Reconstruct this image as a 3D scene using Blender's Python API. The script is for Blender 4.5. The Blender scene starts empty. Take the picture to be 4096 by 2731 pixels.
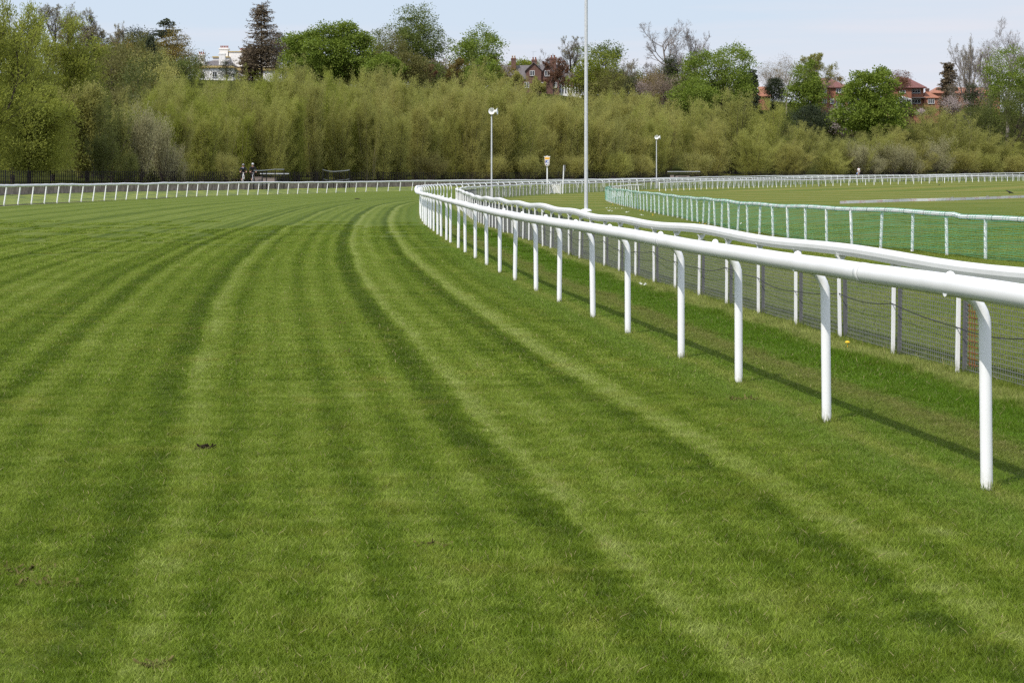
import bpy, math, random
import numpy as np
from mathutils import Vector, Matrix
R = math.radians
SC = bpy.context.scene
COL = SC.collection
RNG = np.random.default_rng(7)
random.seed(7)
# ---------------------------------------------------------------- camera model
F, CX, HY, EYE = 7000.0, 2048.0, 712.0, 1.53      # focal length and horizon in photo pixels, eye height in metres
def P(x, y, Y):
    """photo pixel (x, y) at distance Y -> place in the world"""
    return Vector(((x - CX) * Y / F, Y, EYE - (y - HY) * Y / F))

# ---------------------------------------------------------------- mesh helpers
class MB:
    def __init__(s):
        s.v, s.f, s.n = [], [], 0
    def add(s, v, f):
        v = np.asarray(v, float).reshape(-1, 3)
        s.v.append(v); o = s.n; s.n += len(v)
        s.f += [tuple(int(i) + o for i in q) for q in f]
        return s
    def box(s, c, d, rz=0.0, M=None):
        x, y, z = d[0] / 2, d[1] / 2, d[2] / 2
        v = np.array([(-x,-y,-z),(x,-y,-z),(x,y,-z),(-x,y,-z),(-x,-y,z),(x,-y,z),(x,y,z),(-x,y,z)])
        if rz:
            co, si = math.cos(rz), math.sin(rz)
            v = np.c_[v[:,0]*co - v[:,1]*si, v[:,0]*si + v[:,1]*co, v[:,2]]
        return s.add(v + np.array(c), [(0,3,2,1),(4,5,6,7),(0,1,5,4),(1,2,6,5),(2,3,7,6),(3,0,4,7)])
    def bar(s, a, b, w, h=None, up=(0,0,1)):
        a = np.array(a, float); b = np.array(b, float); h = h or w
        d = b - a; d /= np.linalg.norm(d)
        u = np.array(up, float)
        if abs(d @ u) > .95: u = np.array((0.,1.,0.))
        x = np.cross(d, u); x /= np.linalg.norm(x); y = np.cross(x, d)
        q = [(-w/2,-h/2),(w/2,-h/2),(w/2,h/2),(-w/2,h/2)]
        v = [a + x*i + y*j for i, j in q] + [b + x*i + y*j for i, j in q]
        return s.add(v, [(0,1,2,3),(7,6,5,4),(0,4,5,1),(1,5,6,2),(2,6,7,3),(3,7,4,0)])
    def tube(s, pts, rad, n=10, cap=True, prof=None):
        pts = np.asarray(pts, float); k = len(pts)
        rad = np.broadcast_to(np.asarray(rad, float), (k,))
        t = np.gradient(pts, axis=0); t /= np.linalg.norm(t, axis=1)[:,None] + 1e-12
        up = max((np.array(u, float) for u in ((0,0,1), (0,1,0), (1,0,0))), key=lambda u: np.linalg.norm(np.cross(t, u), axis=1).min())
        x = np.cross(t, up); x /= np.linalg.norm(x, axis=1)[:,None] + 1e-12
        y = np.cross(x, t)
        if prof is None:
            a = np.linspace(0, 2*np.pi, n, endpoint=False); prof = np.c_[np.cos(a), np.sin(a)]
        n = len(prof)
        v = pts[:,None,:] + rad[:,None,None]*(x[:,None,:]*prof[None,:,0,None] + y[:,None,:]*prof[None,:,1,None])
        f = [(i*n+j, i*n+(j+1)%n, (i+1)*n+(j+1)%n, (i+1)*n+j) for i in range(k-1) for j in range(n)]
        s.add(v, f)
        if cap: s.add(v[0], [tuple(range(n-1,-1,-1))]); s.add(v[-1], [tuple(range(n))])
        return s
    def lathe(s, prof, n=16, M=None, c=(0,0,0)):
        """prof: (radius, height) pairs round z"""
        a = np.linspace(0, 2*np.pi, n, endpoint=False)
        v = np.array([(r*math.cos(t), r*math.sin(t), z) for r, z in prof for t in a])
        if M is not None: v = np.array([M @ Vector(p) for p in v])
        k = len(prof)
        f = [(i*n+j, i*n+(j+1)%n, (i+1)*n+(j+1)%n, (i+1)*n+j) for i in range(k-1) for j in range(n)]
        v = v + np.array(c); s.add(v, f)
        s.add(v[:n], [tuple(range(n-1,-1,-1))]); s.add(v[-n:], [tuple(range(n))])
        return s
    def extr(s, poly, y0, y1, M=None):
        """outline in x,z pushed from y0 to y1"""
        n = len(poly)
        v = np.array([(x, y0, z) for x, z in poly] + [(x, y1, z) for x, z in poly])
        if M is not None: v = np.array([M @ Vector(p) for p in v])
        f = [tuple(range(n)), tuple(range(2*n-1, n-1, -1))] + [(i, n+i, n+(i+1)%n, (i+1)%n) for i in range(n)]
        return s.add(v, f)
    def build(s, name, mat, parent=None, smooth=False):
        me = bpy.data.meshes.new(name)
        me.from_pydata(np.concatenate(s.v).tolist() if s.v else [], [], s.f)
        return link(name, me, mat, parent, smooth)

def link(name, me, mat, parent=None, smooth=False):
    if mat is not None and not me.materials: me.materials.append(mat)
    if smooth: me.shade_smooth()
    o = bpy.data.objects.new(name, me); COL.objects.link(o)
    if parent is not None:
        o.parent = parent
    me.update()
    return o
def rel(root, mb):
    """move a world-space builder into the root's own space"""
    c = np.array(root.location)
    co, si = math.cos(-root.rotation_euler.z), math.sin(-root.rotation_euler.z)
    for i, v in enumerate(mb.v):
        w = v - c
        mb.v[i] = np.c_[w[:,0]*co - w[:,1]*si, w[:,0]*si + w[:,1]*co, w[:,2]]
    return mb
def tag(o, label=None, cat=None, group=None, kind=None):
    if label: o['label'] = label
    if cat: o['category'] = cat
    if group: o['group'] = group
    if kind: o['kind'] = kind
    return o
def empty(name, loc, label, cat, group=None, rz=0.0):
    o = bpy.data.objects.new(name, None); COL.objects.link(o)
    o.empty_display_size = .2
    o.location = loc; o.rotation_euler = (0, 0, rz)
    return tag(o, label, cat, group)
def copy_to(src, parent, loc=None, rot=None, scale=None):
    c = src.copy(); COL.objects.link(c); c.parent = parent
    if loc is not None: c.location = loc
    if rot is not None: c.rotation_euler = rot
    if scale is not None: c.scale = scale
    return c
def quads_mesh(name, V, rnd=None):
    """V: (N, 4, 3) -> mesh of N separate quads, with a random value each"""
    N = len(V); me = bpy.data.meshes.new(name)
    me.vertices.add(N*4); me.vertices.foreach_set('co', V.astype(np.float32).ravel())
    me.loops.add(N*4); me.loops.foreach_set('vertex_index', np.arange(N*4, dtype=np.int32))
    me.polygons.add(N); me.polygons.foreach_set('loop_start', np.arange(0, N*4, 4, dtype=np.int32))
    if rnd is not None:
        at = me.attributes.new('rnd', 'FLOAT', 'POINT')
        at.data.foreach_set('value', np.repeat(rnd, 4).astype(np.float32))
    me.update(calc_edges=True)
    return me

# ---------------------------------------------------------------- materials
def newmat(name):
    m = bpy.data.materials.new(name); m.use_nodes = True
    nt = m.node_tree; b = nt.nodes['Principled BSDF']
    return m, nt, b
def N(nt, typ, **kw):
    n = nt.nodes.new(typ)
    for k, v in kw.items():
        if k.startswith('i_'):
            key = k[2:]; n.inputs[int(key) if key.isdigit() else key.replace('_', ' ')].default_value = v
        else: setattr(n, k, v)
    return n
def L(nt, a, b): nt.links.new(a, b)
def math_(nt, op, a, b=None, c=None):
    n = nt.nodes.new('ShaderNodeMath'); n.operation = op
    for i, x in enumerate((a, b, c)):
        if x is None: continue
        if isinstance(x, (int, float)): n.inputs[i].default_value = x
        else: nt.links.new(x, n.inputs[i])
    return n.outputs[0]
def mixc(nt, fac, a, b, mode='MIX'):
    n = nt.nodes.new('ShaderNodeMix'); n.data_type = 'RGBA'; n.blend_type = mode
    for i, x in ((0, fac), (6, a), (7, b)):
        if isinstance(x, (int, float)): n.inputs[i].default_value = x
        elif isinstance(x, tuple): n.inputs[i].default_value = (*x, 1) if len(x) == 3 else x
        else: nt.links.new(x, n.inputs[i])
    return n.outputs[2]
def maprange(nt, x, a, b, c, d):
    n = nt.nodes.new('ShaderNodeMapRange'); nt.links.new(x, n.inputs[0])
    for i, v in enumerate((a, b, c, d)): n.inputs[i+1].default_value = v
    return n.outputs[0]
def noise(nt, vec, scale, detail=3.0, rough=.55):
    n = N(nt, 'ShaderNodeTexNoise', i_Scale=scale, i_Detail=detail, i_Roughness=rough)
    if vec is not None: L(nt, vec, n.inputs['Vector'])
    return n.outputs['Fac']
def simple(name, col, rough=.6, var=.12, scale=6.0, metal=0.0, spec=.4, col2=None, bump=0.0):
    """a colour broken up by noise in the object's own space"""
    m, nt, b = newmat(name)
    tc = N(nt, 'ShaderNodeTexCoord')
    nz = noise(nt, tc.outputs['Object'], scale, 5)
    c2 = col2 or tuple(max(0, c*(1-2*var)) for c in col)
    f = maprange(nt, nz, .35, .68, 0, 1)
    L(nt, mixc(nt, f, tuple(c2), tuple(col)), b.inputs['Base Color'])
    b.inputs['Roughness'].default_value = rough; b.inputs['Metallic'].default_value = metal
    b.inputs['Specular IOR Level'].default_value = spec
    if bump:
        bp = N(nt, 'ShaderNodeBump', i_Strength=bump, i_Distance=.02)
        L(nt, nz, bp.inputs['Height']); L(nt, bp.outputs[0], b.inputs['Normal'])
    return m
M = {}
def white_plastic(name, dirt=True):
    m, nt, b = newmat(name)
    tc = N(nt, 'ShaderNodeTexCoord'); sx = N(nt, 'ShaderNodeSeparateXYZ'); L(nt, tc.outputs['Object'], sx.inputs[0])
    n1 = noise(nt, tc.outputs['Object'], 3.0, 4)
    base = mixc(nt, maprange(nt, n1, .4, .7, 0, 1), *(((.86, .86, .86), (.80, .80, .80)) if dirt else ((.72, .72, .715), (.66, .66, .65))))
    if dirt:
        h = maprange(nt, sx.outputs['Z'], .0, .14, 1, 0)
        n2 = noise(nt, tc.outputs['Object'], 45, 4)
        f = math_(nt, 'MULTIPLY', h, maprange(nt, n2, .35, .7, .05, .55))
        base = mixc(nt, f, base, (.42, .38, .26))
        sp = maprange(nt, noise(nt, tc.outputs['Object'], 120, 1), .74, .78, 0, .5)
        base = mixc(nt, math_(nt, 'MULTIPLY', sp, maprange(nt, sx.outputs['Z'], .05, .38, 1, 0)), base, (.12, .13, .06))
    else:
        sc = N(nt, 'ShaderNodeMapping'); sc.inputs['Scale'].default_value = (14, 1.2, 30)
        L(nt, tc.outputs['Object'], sc.inputs[0])
        f = maprange(nt, noise(nt, sc.outputs[0], 2.0, 4), .66, .74, 0, .22)
        base = mixc(nt, f, base, (.40, .38, .33))
    L(nt, base, b.inputs['Base Color'])
    b.inputs['Roughness'].default_value = .42; b.inputs['Specular IOR Level'].default_value = .4
    return m
M['post'] = white_plastic('white_plastic_post')
M['rail'] = white_plastic('white_plastic_rail', False)
M['white'] = simple('white_paint', (.78,.78,.77), .5, .06, 9)
M['render'] = simple('white_render', (.80,.78,.76), .8, .04, 1.5)
M['grey_render'] = simple('grey_render', (.55,.52,.50), .8, .1, 1.5)
M['galv'] = simple('galvanised_steel', (.58,.59,.61), .6, .12, 14, 0, .4)
M['mesh'] = simple('mesh_steel', (.19,.195,.19), .55, .1, 8, .1, .4)
M['steelpost'] = simple('grey_steel_post', (.13,.13,.135), .6, .12, 8, 0)
M['rust'] = simple('rusty_wire', (.26,.09,.03), .8, .2, 9)
M['black'] = simple('black_iron', (.010,.010,.011), .6, .1, 8, 0, .15)
M['handrail'] = simple('grey_handrail', (.30,.31,.33), .5, .1, 8)
M['cable'] = simple('black_cable', (.02,.02,.022), .6, .1, 8)
M['net'] = simple('green_net', (.07,.38,.23), .6, .15, 3)
M['stone'] = simple('concrete_wall', (.33,.27,.225), .9, .28, 2.2, col2=(.15,.12,.095), bump=.5)
M['pathtop'] = simple('tarmac_path', (.40,.36,.33), .9, .12, 1.2)
M['kerb'] = simple('pale_kerb', (.55,.52,.49), .85, .15, 3)
M['brick'] = simple('red_brick', (.33,.14,.085), .85, .12, 3)
M['brick2'] = simple('dark_red_brick', (.17,.09,.07), .85, .15, 3)
M['tile'] = simple('red_roof_tile', (.20,.085,.075), .8, .18, 2.2)
M['tile2'] = simple('orange_roof_tile', (.33,.14,.085), .8, .12, 2.2)
M['slate'] = simple('grey_slate', (.14,.125,.125), .7, .15, 2.2)
M['ochre'] = simple('ochre_cornice', (.50,.38,.16), .8, .1, 4)
M['glass'] = simple('window_glass', (.05,.055,.065), .12, .2, 1, 0, .7)
M['pot'] = simple('clay_pot', (.40,.13,.07), .8, .15, 5)
M['creampot'] = simple('buff_pot', (.62,.42,.25), .8, .1, 5)
M['bark'] = simple('dark_bark', (.075,.055,.04), .9, .25, 5)
M['greybark'] = simple('grey_bark', (.27,.23,.20), .9, .2, 4)
M['palebark'] = simple('pale_bark', (.22,.185,.105), .9, .2, 4)
M['skin'] = simple('skin', (.50,.29,.21), .55, .05, 20)
M['blackcloth'] = simple('black_cloth', (.012,.012,.014), .8, .2, 14)
M['whitecloth'] = simple('white_cloth', (.78,.76,.77), .8, .05, 14)
M['greycloth'] = simple('grey_cloth', (.33,.33,.34), .8, .08, 14)
M['hair'] = simple('dark_hair', (.03,.02,.015), .7, .2, 30)
M['blond'] = simple('fair_hair', (.30,.20,.10), .7, .2, 30)
M['tyre'] = simple('rubber', (.02,.02,.02), .8, .2, 10)
M['chrome'] = simple('bright_metal', (.6,.6,.62), .3, .06, 10, .6)
M['helmet'] = simple('dark_helmet', (.04,.045,.06), .35, .2, 10)
M['helmet2'] = simple('silver_helmet', (.55,.56,.60), .35, .2, 10)
M['bluebag'] = simple('blue_bag', (.20,.26,.50), .6, .2, 14)
M['palebag'] = simple('pale_bag', (.50,.58,.50), .6, .1, 14)
M['crow'] = simple('black_feathers', (.012,.012,.014), .5, .2, 20)
M['gold'] = simple('amber_paint', (.80,.42,.06), .5, .05, 9)
M['blue'] = simple('blue_paint', (.05,.09,.33), .5, .05, 9)
M['paleblue'] = simple('pale_blue_paint', (.40,.50,.72), .5, .05, 9)
M['boxgrey'] = simple('grey_box', (.13,.13,.14), .6, .1, 9)
M['cream'] = simple('cream_paint', (.66,.65,.58), .6, .08, 9)
M['petal'] = simple('white_petal', (.85,.85,.80), .7, .05, 30)
M['dandelion'] = simple('yellow_petal', (.80,.50,.02), .7, .05, 30)
M['soil'] = simple('dark_soil', (.035,.026,.016), 1, .3, 60, 0, .05)
M['straw'] = simple('dry_clippings', (.15,.135,.045), 1, .35, 30, 0, .05)
M['sandstone'] = simple('sandstone_block', (.22,.18,.155), .9, .12, 8)

def leaf_mat(name, c1, c2, tr=.35, c3=None, nscale=.35):
    m, nt, b = newmat(name)
    tc = N(nt, 'ShaderNodeTexCoord'); oi = N(nt, 'ShaderNodeObjectInfo')
    at = N(nt, 'ShaderNodeAttribute', attribute_name='rnd')
    nz = noise(nt, tc.outputs['Object'], nscale, 3)
    f = math_(nt, 'ADD', math_(nt, 'MULTIPLY', maprange(nt, nz, .35, .65, 0, 1), .5), math_(nt, 'MULTIPLY', at.outputs['Fac'], .5))
    c = mixc(nt, f, c1, c2)
    if c3: c = mixc(nt, math_(nt, 'MULTIPLY', oi.outputs['Random'], .85), c, c3)
    L(nt, c, b.inputs['Base Color'])
    b.inputs['Roughness'].default_value = .6; b.inputs['Specular IOR Level'].default_value = .25
    t = N(nt, 'ShaderNodeBsdfTranslucent'); L(nt, c, t.inputs['Color'])
    mx = N(nt, 'ShaderNodeMixShader'); mx.inputs[0].default_value = tr
    L(nt, b.outputs[0], mx.inputs[1]); L(nt, t.outputs[0], mx.inputs[2])
    L(nt, mx.outputs[0], nt.nodes['Material Output'].inputs['Surface'])
    return m
M['willow'] = leaf_mat('willow_leaf', (.275,.285,.064), (.46,.47,.112), .58, (.335,.325,.10))
M['willow_green'] = leaf_mat('green_willow_leaf', (.205,.225,.038), (.375,.41,.07), .55)
M['willow_brown'] = leaf_mat('brown_willow_leaf', (.285,.27,.078), (.455,.435,.12), .56)
M['willow_grey'] = leaf_mat('grey_willow_leaf', (.24,.225,.11), (.42,.40,.215), .42)
M['willow_dark'] = leaf_mat('dark_shrub_leaf', (.07,.085,.02), (.14,.16,.035), .35)
M['chestnut'] = leaf_mat('chestnut_leaf', (.10,.15,.016), (.225,.29,.038), .4)
M['broad'] = leaf_mat('broadleaf', (.085,.115,.022), (.165,.205,.038), .38)
M['yellowleaf'] = leaf_mat('yellow_green_leaf', (.14,.17,.016), (.26,.29,.032), .4)
M['olive'] = leaf_mat('olive_leaf', (.105,.10,.027), (.185,.175,.045), .35)
M['gold_leaf'] = leaf_mat('golden_brown_leaf', (.15,.11,.025), (.25,.19,.04), .35)
M['darkleaf'] = leaf_mat('dark_evergreen', (.018,.028,.012), (.045,.06,.022), .15)
M['conifer'] = leaf_mat('conifer_needle', (.032,.045,.026), (.08,.095,.046), .2)
M['redwood'] = leaf_mat('brown_needle', (.12,.085,.055), (.20,.155,.09), .3)
M['copper'] = leaf_mat('copper_leaf', (.12,.055,.03), (.20,.10,.05), .3)
M['pink'] = leaf_mat('pink_blossom', (.36,.28,.26), (.58,.48,.46), .3)
M['dullpink'] = leaf_mat('dull_pink_blossom', (.19,.145,.10), (.30,.23,.175), .3)
M['birch'] = leaf_mat('birch_catkin', (.20,.155,.08), (.32,.26,.16), .35)
M['ivy'] = leaf_mat('ivy_leaf', (.03,.04,.015), (.07,.085,.03), .15)
M['bud'] = leaf_mat('bud', (.20,.17,.09), (.28,.25,.12), .3)

# ---------------------------------------------------------------- curves on the course
def spline(pts, step=1.0):
    p = np.asarray(pts, float); out = []
    q = np.vstack([2*p[0]-p[1], p, 2*p[-1]-p[-2]])
    for i in range(1, len(q)-2):
        p0, p1, p2, p3 = q[i-1:i+3]
        t = np.linspace(0, 1, 40, endpoint=False)[:,None]
        out.append(.5*((2*p1)+(-p0+p2)*t+(2*p0-5*p1+4*p2-p3)*t*t+(-p0+3*p1-3*p2+p3)*t**3))
    out = np.vstack(out+[p[-1:]])
    d = np.r_[0, np.cumsum(np.linalg.norm(np.diff(out, axis=0), axis=1))]
    s = np.arange(0, d[-1], step)
    return np.c_[np.interp(s, d, out[:,0]), np.interp(s, d, out[:,1])]
def normals(c):
    t = np.gradient(c, axis=0); t /= np.linalg.norm(t, axis=1)[:,None]
    return np.c_[-t[:,1], t[:,0]]          # to the left of travel (the outside of the bend)
def resample(c, step, start=0.0):
    d = np.r_[0, np.cumsum(np.linalg.norm(np.diff(c, axis=0), axis=1))]
    s = np.arange(start, d[-1], step)
    nn = normals(c)
    p = np.c_[np.interp(s, d, c[:,0]), np.interp(s, d, c[:,1])]
    n = np.c_[np.interp(s, d, nn[:,0]), np.interp(s, d, nn[:,1])]
    n /= np.linalg.norm(n, axis=1)[:,None]
    return p, n
def sdist(c, XY):
    """signed distance to a curve, positive on its left; also the position along it"""
    XY = np.asarray(XY, float); nn = normals(c); best = np.full(len(XY), 1e9); idx = np.zeros(len(XY), int)
    for a in range(0, len(XY), 4000):
        d = ((XY[a:a+4000,None,:] - c[None])**2).sum(2)
        idx[a:a+4000] = d.argmin(1)
    v = XY - c[idx]
    lat = (v*nn[idx]).sum(1); dist = np.linalg.norm(v, axis=1)
    return np.where(lat >= 0, dist, -dist), idx

RAILPOSTS = [(2.34,8.55),(2.0,10.95),(1.71,12.98),(1.388,14.8),(1.10,17.06),(.829,19),(.554,21.4),(.309,23.5),(.063,25.9),(-.19,28),
  (-.43,30.2),(-.67,32.5),(-.9,35),(-1.12,37),(-1.35,39.8),(-1.54,41.4),(-1.77,44),(-1.97,46),(-2.18,48.6),(-2.38,51),(-2.54,52.8),
  (-2.75,55.6),(-2.92,57.9),(-3.12,61),(-3.33,64.8)]
_a = np.array(RAILPOSTS); POLY = np.polyfit(_a[:,1], _a[:,0], 3)
cpoly = lambda y: np.polyval(POLY, y)
INNER = spline([(cpoly(y), y) for y in (-6,0,6,12,18,24,30,36,42,48,54,60)] + [(-3.5,67),(-4.2,80),(-4.85,95),(-4.6,110),(-3.4,123),(2,149),
  (14,184),(41.4,241),(89,304),(150,362)], .5)
OUTER = spline([(-18,-40),(-23,15),(-25.2,60),(-25.9,88.6),(-25.3,112),(-23.4,134),(-18.7,158),(-12,179),(2.9,205),(20,237),(50,290),(102,350),(190,410)], 1.0)
LOWRAIL = spline([(13.9,165),(24,185),(35.3,206),(48,218),(60.5,229),(75,245),(100,272),(130,300)], .5)
NETRAIL = spline([(14,15),(11.2,20),(9.6,24.5),(8.45,29.2),(7.5,33.8),(6.73,38),(6.3,42),(5.98,47.8),(5.84,61),(5.53,75),(5.46,90),(5.6,102),(6.3,116),(8.2,131),(10.5,141)], .3)

# ground height: thin-plate surface through levelled points
CP = np.array([(2.3,8.6,0),(-2,5,0),(-3,15,0),(0,28,0),(-10,30,0),(-3,61,0),(-12,60,.05),(-4,95,.05),(-3.4,123,.08),(2,149,.19),(14,184,.4),
  (41.4,241,.72),(89,304,.96),(6.3,40,.12),(8.5,29,.12),(5.8,61,.13),(5.5,98,.16),(8.8,137,.2),(3.2,75,.13),(13.9,165,.27),(35.3,206,.5),
  (60.5,229,.97),(70,241,1.12),(-25.7,88,.15),(-23.6,134,.15),(-14.5,182,.17),(3,206,.27),(20,238,.48),(50,290,.9),(102,350,1.53),(3.5,13,0),
  (12,18,.08),(22,90,.35),(-24,10,.1),(3,0,0),(60,120,.5),(-8,150,.12)])
def _U(r2): return np.where(r2 > 0, r2*np.log(r2+1e-12), 0)
_n = len(CP); _d2 = ((CP[:,None,:2]-CP[None,:,:2])**2).sum(2)
_A = np.zeros((_n+3,_n+3)); _A[:_n,:_n] = _U(_d2)+np.eye(_n)*30; _A[:_n,_n] = 1; _A[:_n,_n+1:] = CP[:,:2]; _A[_n:,:_n] = _A[:_n,_n:].T
_w = np.linalg.solve(_A, np.r_[CP[:,2], 0, 0, 0])
def G(x, y):
    x = np.asarray(x, float); y = np.asarray(y, float); sh = np.broadcast(x, y).shape
    xy = np.c_[np.broadcast_to(x, sh).ravel(), np.broadcast_to(y, sh).ravel()]
    xy = np.c_[np.clip(xy[:,0], -40, 130), np.clip(xy[:,1], -5, 400)]
    r = _U(((xy[:,None,:]-CP[None,:,:2])**2).sum(2)) @ _w[:_n] + _w[_n] + xy @ _w[_n+1:]
    r = np.clip(r, -.15, 2.4).reshape(sh)
    return r if sh else float(r)
def on_ground(x, y):
    """where the line of sight through a photo pixel meets the turf"""
    Y = np.linspace(4, 400, 4000); X = (x-CX)*Y/F
    h = EYE-(y-HY)*Y/F - G(X, Y)
    i = int(np.argmax(h < 0)) if (h < 0).any() else len(Y)-1
    return Vector((X[i], Y[i], float(G(X[i], Y[i]))))
# land beyond the outer rail: bank, wall, path, river strip and hill, by distance outwards
def path_z(idx): 
    y = OUTER[np.clip(idx, 0, len(OUTER)-1)][..., 1]
    return np.interp(y, [0, 90, 158, 205, 237, 290, 350, 410], [.95, .95, 1.05, 1.12, 1.22, 1.55, 2.1, 2.5])
def hill_rise(d, idx):
    w_ = float(np.interp(OUTER[int(np.clip(idx, 0, len(OUTER)-1)), 1], [190, 300], [0, 1]))
    return (1-w_)*float(np.interp(d, [16, 40, 75, 120, 190, 260, 400], [0, .6, 2.5, 10, 20, 24, 26])) + w_*float(np.interp(d, [16, 40, 60, 80, 110, 190, 260, 400], [0, 1.5, 8, 15, 19.5, 23, 25, 27]))
def H(x, y):
    d, idx = sdist(OUTER, [(x, y)])
    d = float(d[0]); p = float(path_z(idx)[0])
    if d < 7: return float(G(x, y))
    return p + hill_rise(d, idx[0])

# ---------------------------------------------------------------- grass colour (shared by turf and blades)
def ramp(nt, fac, stops, interp='LINEAR'):
    n = N(nt, 'ShaderNodeValToRGB'); n.color_ramp.interpolation = interp
    e = n.color_ramp.elements
    while len(e) < len(stops): e.new(.5)
    for el, (p, v) in zip(e, stops):
        el.position = p; el.color = (*v, 1) if isinstance(v, tuple) else (v, v, v, 1)
    L(nt, fac, n.inputs[0]); return n.outputs[0]
NEAR = [(-8.0,.55),(-7.3,.55),(-7.1,.25),(-6.9,.6),(-6.1,.55),(-5.88,.2),(-5.66,.22),(-5.56,.6),(-5.44,.5),(-5.36,.16),(-5.2,.2),(-5.08,.62),(-4.45,.42),
  (-4.30,.18),(-4.06,.18),(-3.98,.72),(-3.80,.70),(-3.74,.26),(-3.60,.26),(-3.50,.70),(-3.1,.36),(-2.9,.5),(-2.46,.45),(-2.38,.06),(-2.18,.06),(-2.10,.92),
  (-1.86,.66),(-1.44,.40),(-1.36,.08),(-1.20,.08),(-1.10,.95),(-.80,.4)]
FAR = [(-26,.6),(-24,.4),(-22.4,.7),(-21.6,.35),(-20,.75),(-18.6,.65),(-18.2,.25),(-17.6,.6),(-16.6,.7),(-16.2,.3),(-15.5,.65),(-14.6,.6),(-14.3,.2),
  (-13.8,.7),(-13.0,.5),(-12.6,.25),(-12.2,.72),(-11.4,.55),(-11.15,.15),(-10.8,.3),(-10.4,.7),(-9.7,.6),(-9.45,.2),(-9.1,.62),(-8.5,.68),(-8.2,.25),(-8.0,.3)]
def grass_color(nt, u, t, v, pos):  # sheen of the mowing stripes is painted in as lighter and darker greens
    cmb = N(nt, 'ShaderNodeCombineXYZ'); L(nt, u, cmb.inputs[0]); L(nt, math_(nt, 'MULTIPLY', t, .16), cmb.inputs[1])
    wob = noise(nt, cmb.outputs[0], 1.0, 3)
    spread = math_(nt, 'MULTIPLY', u, maprange(nt, t, 10, 29, 0, -.06))
    edge = noise(nt, pos, 34.0, 2)
    fine = noise(nt, pos, 9.0, 3)
    uu = math_(nt, 'ADD', math_(nt, 'ADD', u, spread), math_(nt, 'MULTIPLY', math_(nt, 'SUBTRACT', wob, .5), .26))
    uu = math_(nt, 'ADD', uu, math_(nt, 'ADD', math_(nt, 'MULTIPLY', math_(nt, 'SUBTRACT', fine, .5), .24), math_(nt, 'MULTIPLY', math_(nt, 'SUBTRACT', edge, .5), .16)))
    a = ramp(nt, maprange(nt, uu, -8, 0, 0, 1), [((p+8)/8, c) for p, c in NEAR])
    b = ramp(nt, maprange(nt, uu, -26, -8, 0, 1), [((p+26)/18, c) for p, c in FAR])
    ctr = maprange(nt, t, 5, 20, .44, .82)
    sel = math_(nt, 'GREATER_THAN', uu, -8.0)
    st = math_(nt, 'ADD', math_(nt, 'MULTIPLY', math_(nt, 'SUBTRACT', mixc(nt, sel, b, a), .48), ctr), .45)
    # mid-size blotches and the mower's cross-ripple
    cm2 = N(nt, 'ShaderNodeCombineXYZ'); L(nt, math_(nt, 'MULTIPLY', u, 1.1), cm2.inputs[0]); L(nt, math_(nt, 'MULTIPLY', t, 4.2), cm2.inputs[1])
    rip = noise(nt, cm2.outputs[0], 1.0, 4, .6)
    blo = noise(nt, pos, .55, 5, .6)
    clump = noise(nt, pos, 7.0, 4, .65)
    reel = math_(nt, 'MULTIPLY', math_(nt, 'SINE', math_(nt, 'MULTIPLY', uu, 17.0)), math_(nt, 'MULTIPLY', wob, .26))
    st = math_(nt, 'ADD', math_(nt, 'ADD', st, reel), math_(nt, 'MULTIPLY', math_(nt, 'SUBTRACT', clump, .5), 1.0))
    sv = math_(nt, 'ADD', st, math_(nt, 'MULTIPLY', math_(nt, 'SUBTRACT', rip, .5), .8))
    sv = math_(nt, 'ADD', sv, math_(nt, 'MULTIPLY', math_(nt, 'SUBTRACT', blo, .5), .5))
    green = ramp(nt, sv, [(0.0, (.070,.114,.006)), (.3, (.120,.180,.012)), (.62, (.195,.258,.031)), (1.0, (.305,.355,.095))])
    tan = mixc(nt, maprange(nt, blo, .38, .66, 0, 1), (.155,.205,.017), (.262,.240,.048))
    green = mixc(nt, maprange(nt, noise(nt, pos, 2.3, 4), .52, .72, 0, .5), green, tan)
    # strip under and behind the rail
    kind = ramp(nt, maprange(nt, math_(nt, 'ADD', uu, math_(nt, 'MULTIPLY', math_(nt, 'SUBTRACT', blo, .5), .5)), -.5, 3.0, 0, 1),
        [(0.0, (0.138,0.216,0.022)), (.10, (0.152,0.228,0.026)), (.15, (0.237,0.275,0.050)), (.20, (0.127,0.205,0.017)), (.27, (0.160,0.205,0.031)), (.34, (0.182,0.193,0.046)), (.39, (0.110,0.193,0.012)),
         (.50, (0.083,0.164,0.006)), (.555, (0.121,0.193,0.016)), (.585, (0.292,0.322,0.090)), (.635, (0.281,0.310,0.082)), (.66, (0.165,0.211,0.029)), (1.0, (0.176,0.222,0.037))])
    kind = mixc(nt, math_(nt, 'MULTIPLY', maprange(nt, noise(nt, pos, 6, 3), .4, .7, 0, .5), 1.0), kind, (.088,.13,.011))
    green = mixc(nt, maprange(nt, uu, -.55, -.2, 0, 1), green, kind)
    inf = math_(nt, 'SINE', math_(nt, 'MULTIPLY', v, .62))
    inf = math_(nt, 'ADD', math_(nt, 'MULTIPLY', inf, .32), math_(nt, 'ADD', math_(nt, 'MULTIPLY', math_(nt, 'SUBTRACT', blo, .5), 1.1), .5))
    infc = ramp(nt, inf, [(0, (.135,.195,.02)), (.5, (.215,.25,.037)), (1, (.32,.29,.07))])
    lush = mixc(nt, maprange(nt, blo, .35, .65, 0, 1), (.14,.20,.022), (.21,.245,.038))
    infc = mixc(nt, maprange(nt, math_(nt, 'ABSOLUTE', v), 60, 100, 0, 1.0), infc, lush)
    green = mixc(nt, maprange(nt, u, 2.2, 3.6, 0, 1), green, infc)
    return green
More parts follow.
